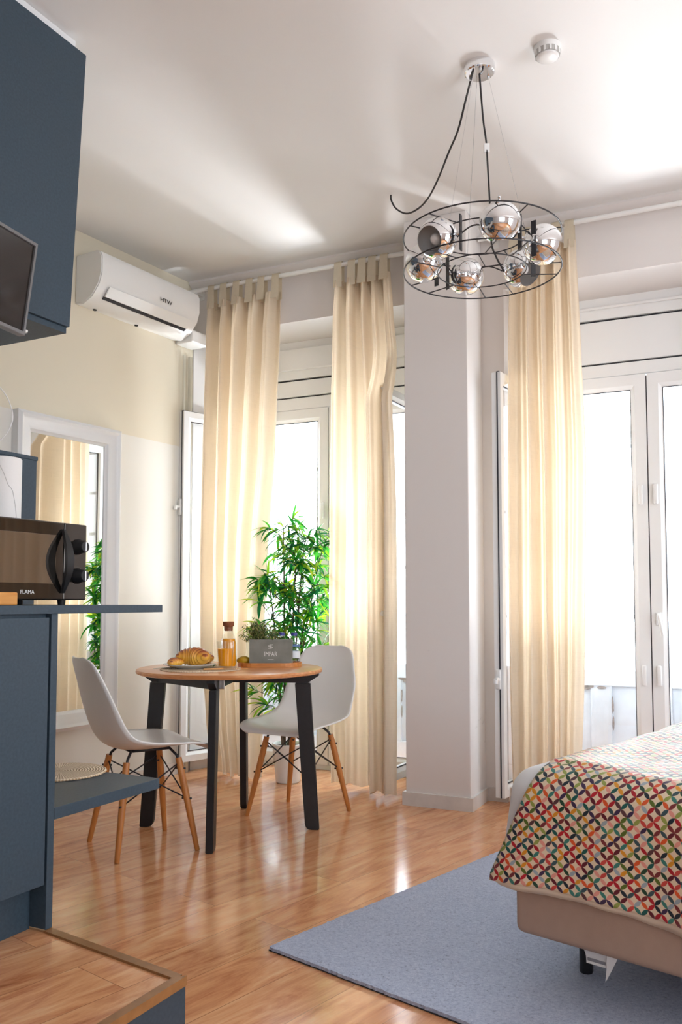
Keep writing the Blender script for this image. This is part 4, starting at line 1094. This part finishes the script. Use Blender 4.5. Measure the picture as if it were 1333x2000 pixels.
# mattress with white sheet
bm = BM(); box(bm, -.045, BLn, .005, BW, .301, .592, bev=.085, seg=8)
for v in bm.verts:
    if v.co.z < .40: v.co.x += -.02 * (v.co.x < .2); 
o = obj('mattress', bm, M['sheet'], loc=BF.o, rz=BF.rz, smooth=True); tag(o, 'white sheeted mattress showing at the foot of the bed', 'mattress')
# coverlet
def coverlet():
    e = empty('coverlet', BF.o, BF.rz, label='bed coverlet printed with multicoloured overlapping petals', cat='bedspread')
    ZT, RD, Y0 = .606, .10, -.016
    zh = .278; path = []   # arclength path in (y,z)
    n1 = 24
    for i in range(n1): path.append((Y0, lerp(zh, ZT - RD, i / n1)))
    for i in range(13): a = PI - (PI / 2) * i / 12; path.append((Y0 + RD + RD * math.cos(a), ZT - RD + RD * math.sin(a)))
    for i in range(1, 60): path.append((Y0 + RD + (BW - RD - .02) * i / 60, ZT))
    for i in range(1, 13): a = PI / 2 - (PI / 2) * i / 12; path.append((BW - .02 + .08 * math.cos(a) - .06, ZT - RD + RD * math.sin(a)))
    for i in range(1, 14): path.append((BW + .02, ZT - RD - i * .018))
    sl = [0]
    for p_, q_ in zip(path, path[1:]): sl.append(sl[-1] + math.hypot(q_[0] - p_[0], q_[1] - p_[1]))
    NX = 150; bm = BM(); uvl = bm.loops.layers.uv.new('UVMap'); G = []; uvd = {}
    for i in range(NX + 1):
        X = BLn * i / NX; row = []
        for (y, z), s_ in zip(path, sl):
            low = max(0, 1 - (z - .278) / .25); low = min(low, 1)
            x = X
            if i == 0 or X < .35:
                k = 1 - X / .35
                edge = lerp(.08, -.048, min(1, max(0, (ZT - z) / .31))) if y < .2 else .03
                x = X + edge * k
                rnd_ = max(0, (.10 - x) / .10); 
                if y > .1: z = z - .035 * rnd_ ** 2
            flare = .018 * low + .010 * low * math.sin(X * 11 + .6) + .005 * low * math.sin(X * 27)
            yy = y - flare if y < .2 else y + (flare if y > BW - .2 else 0)
            zz = z + (.010 * math.sin(X * 4.2 + 1.9) - .012 * min(1, X) + .018 * min(1, max(0, X) / .15)) * low if y < .2 else z
            if y > .08 and y < BW - .08: zz += .004 * math.sin(X * 9 + y * 7) + .003 * math.sin(y * 19 - X * 5)
            v = bm.verts.new((x, yy, zz)); uvd[v] = (x, s_); row.append(v)
        G.append(row)
    for i in range(NX):
        for j in range(len(path) - 1):
            f = bm.faces.new((G[i][j], G[i + 1][j], G[i + 1][j + 1], G[i][j + 1]))
            for l in f.loops: l[uvl].uv = uvd[l.vert]
    hemp = [G[i][0].co.copy() for i in range(NX + 1)]
    o = obj('printed_cover', bm, M['coverlet'], e, smooth=True)
    md = o.modifiers.new('thick', 'SOLIDIFY'); md.thickness = .006; md.offset = 1
    bm = BM(); R_ = []
    for i, c in enumerate(hemp):
        X = BLn * i / NX; dz = -.004 - .014 * min(1, max(0, X - .02) / .12) - .005 * math.sin(X * 14 + 1); 
        if X < .02: dz = -.002
        R_.append([bm.verts.new(c + V(0, .004, .03)), bm.verts.new(c + V(0, .001, .0)), bm.verts.new(c + V(0, .0 + .003 * math.sin(X * 60), dz)), bm.verts.new(c + V(0, .008, dz + .006)), bm.verts.new(c + V(0, .010, .03))])
    for A, B in zip(R_, R_[1:]):
        for k in range(4): bm.faces.new((A[k], A[k + 1], B[k + 1], B[k]))
    obj('lining', bm, M['lining'], e, smooth=True)['label'] = 'plain cream lining below the printed hem'
coverlet()
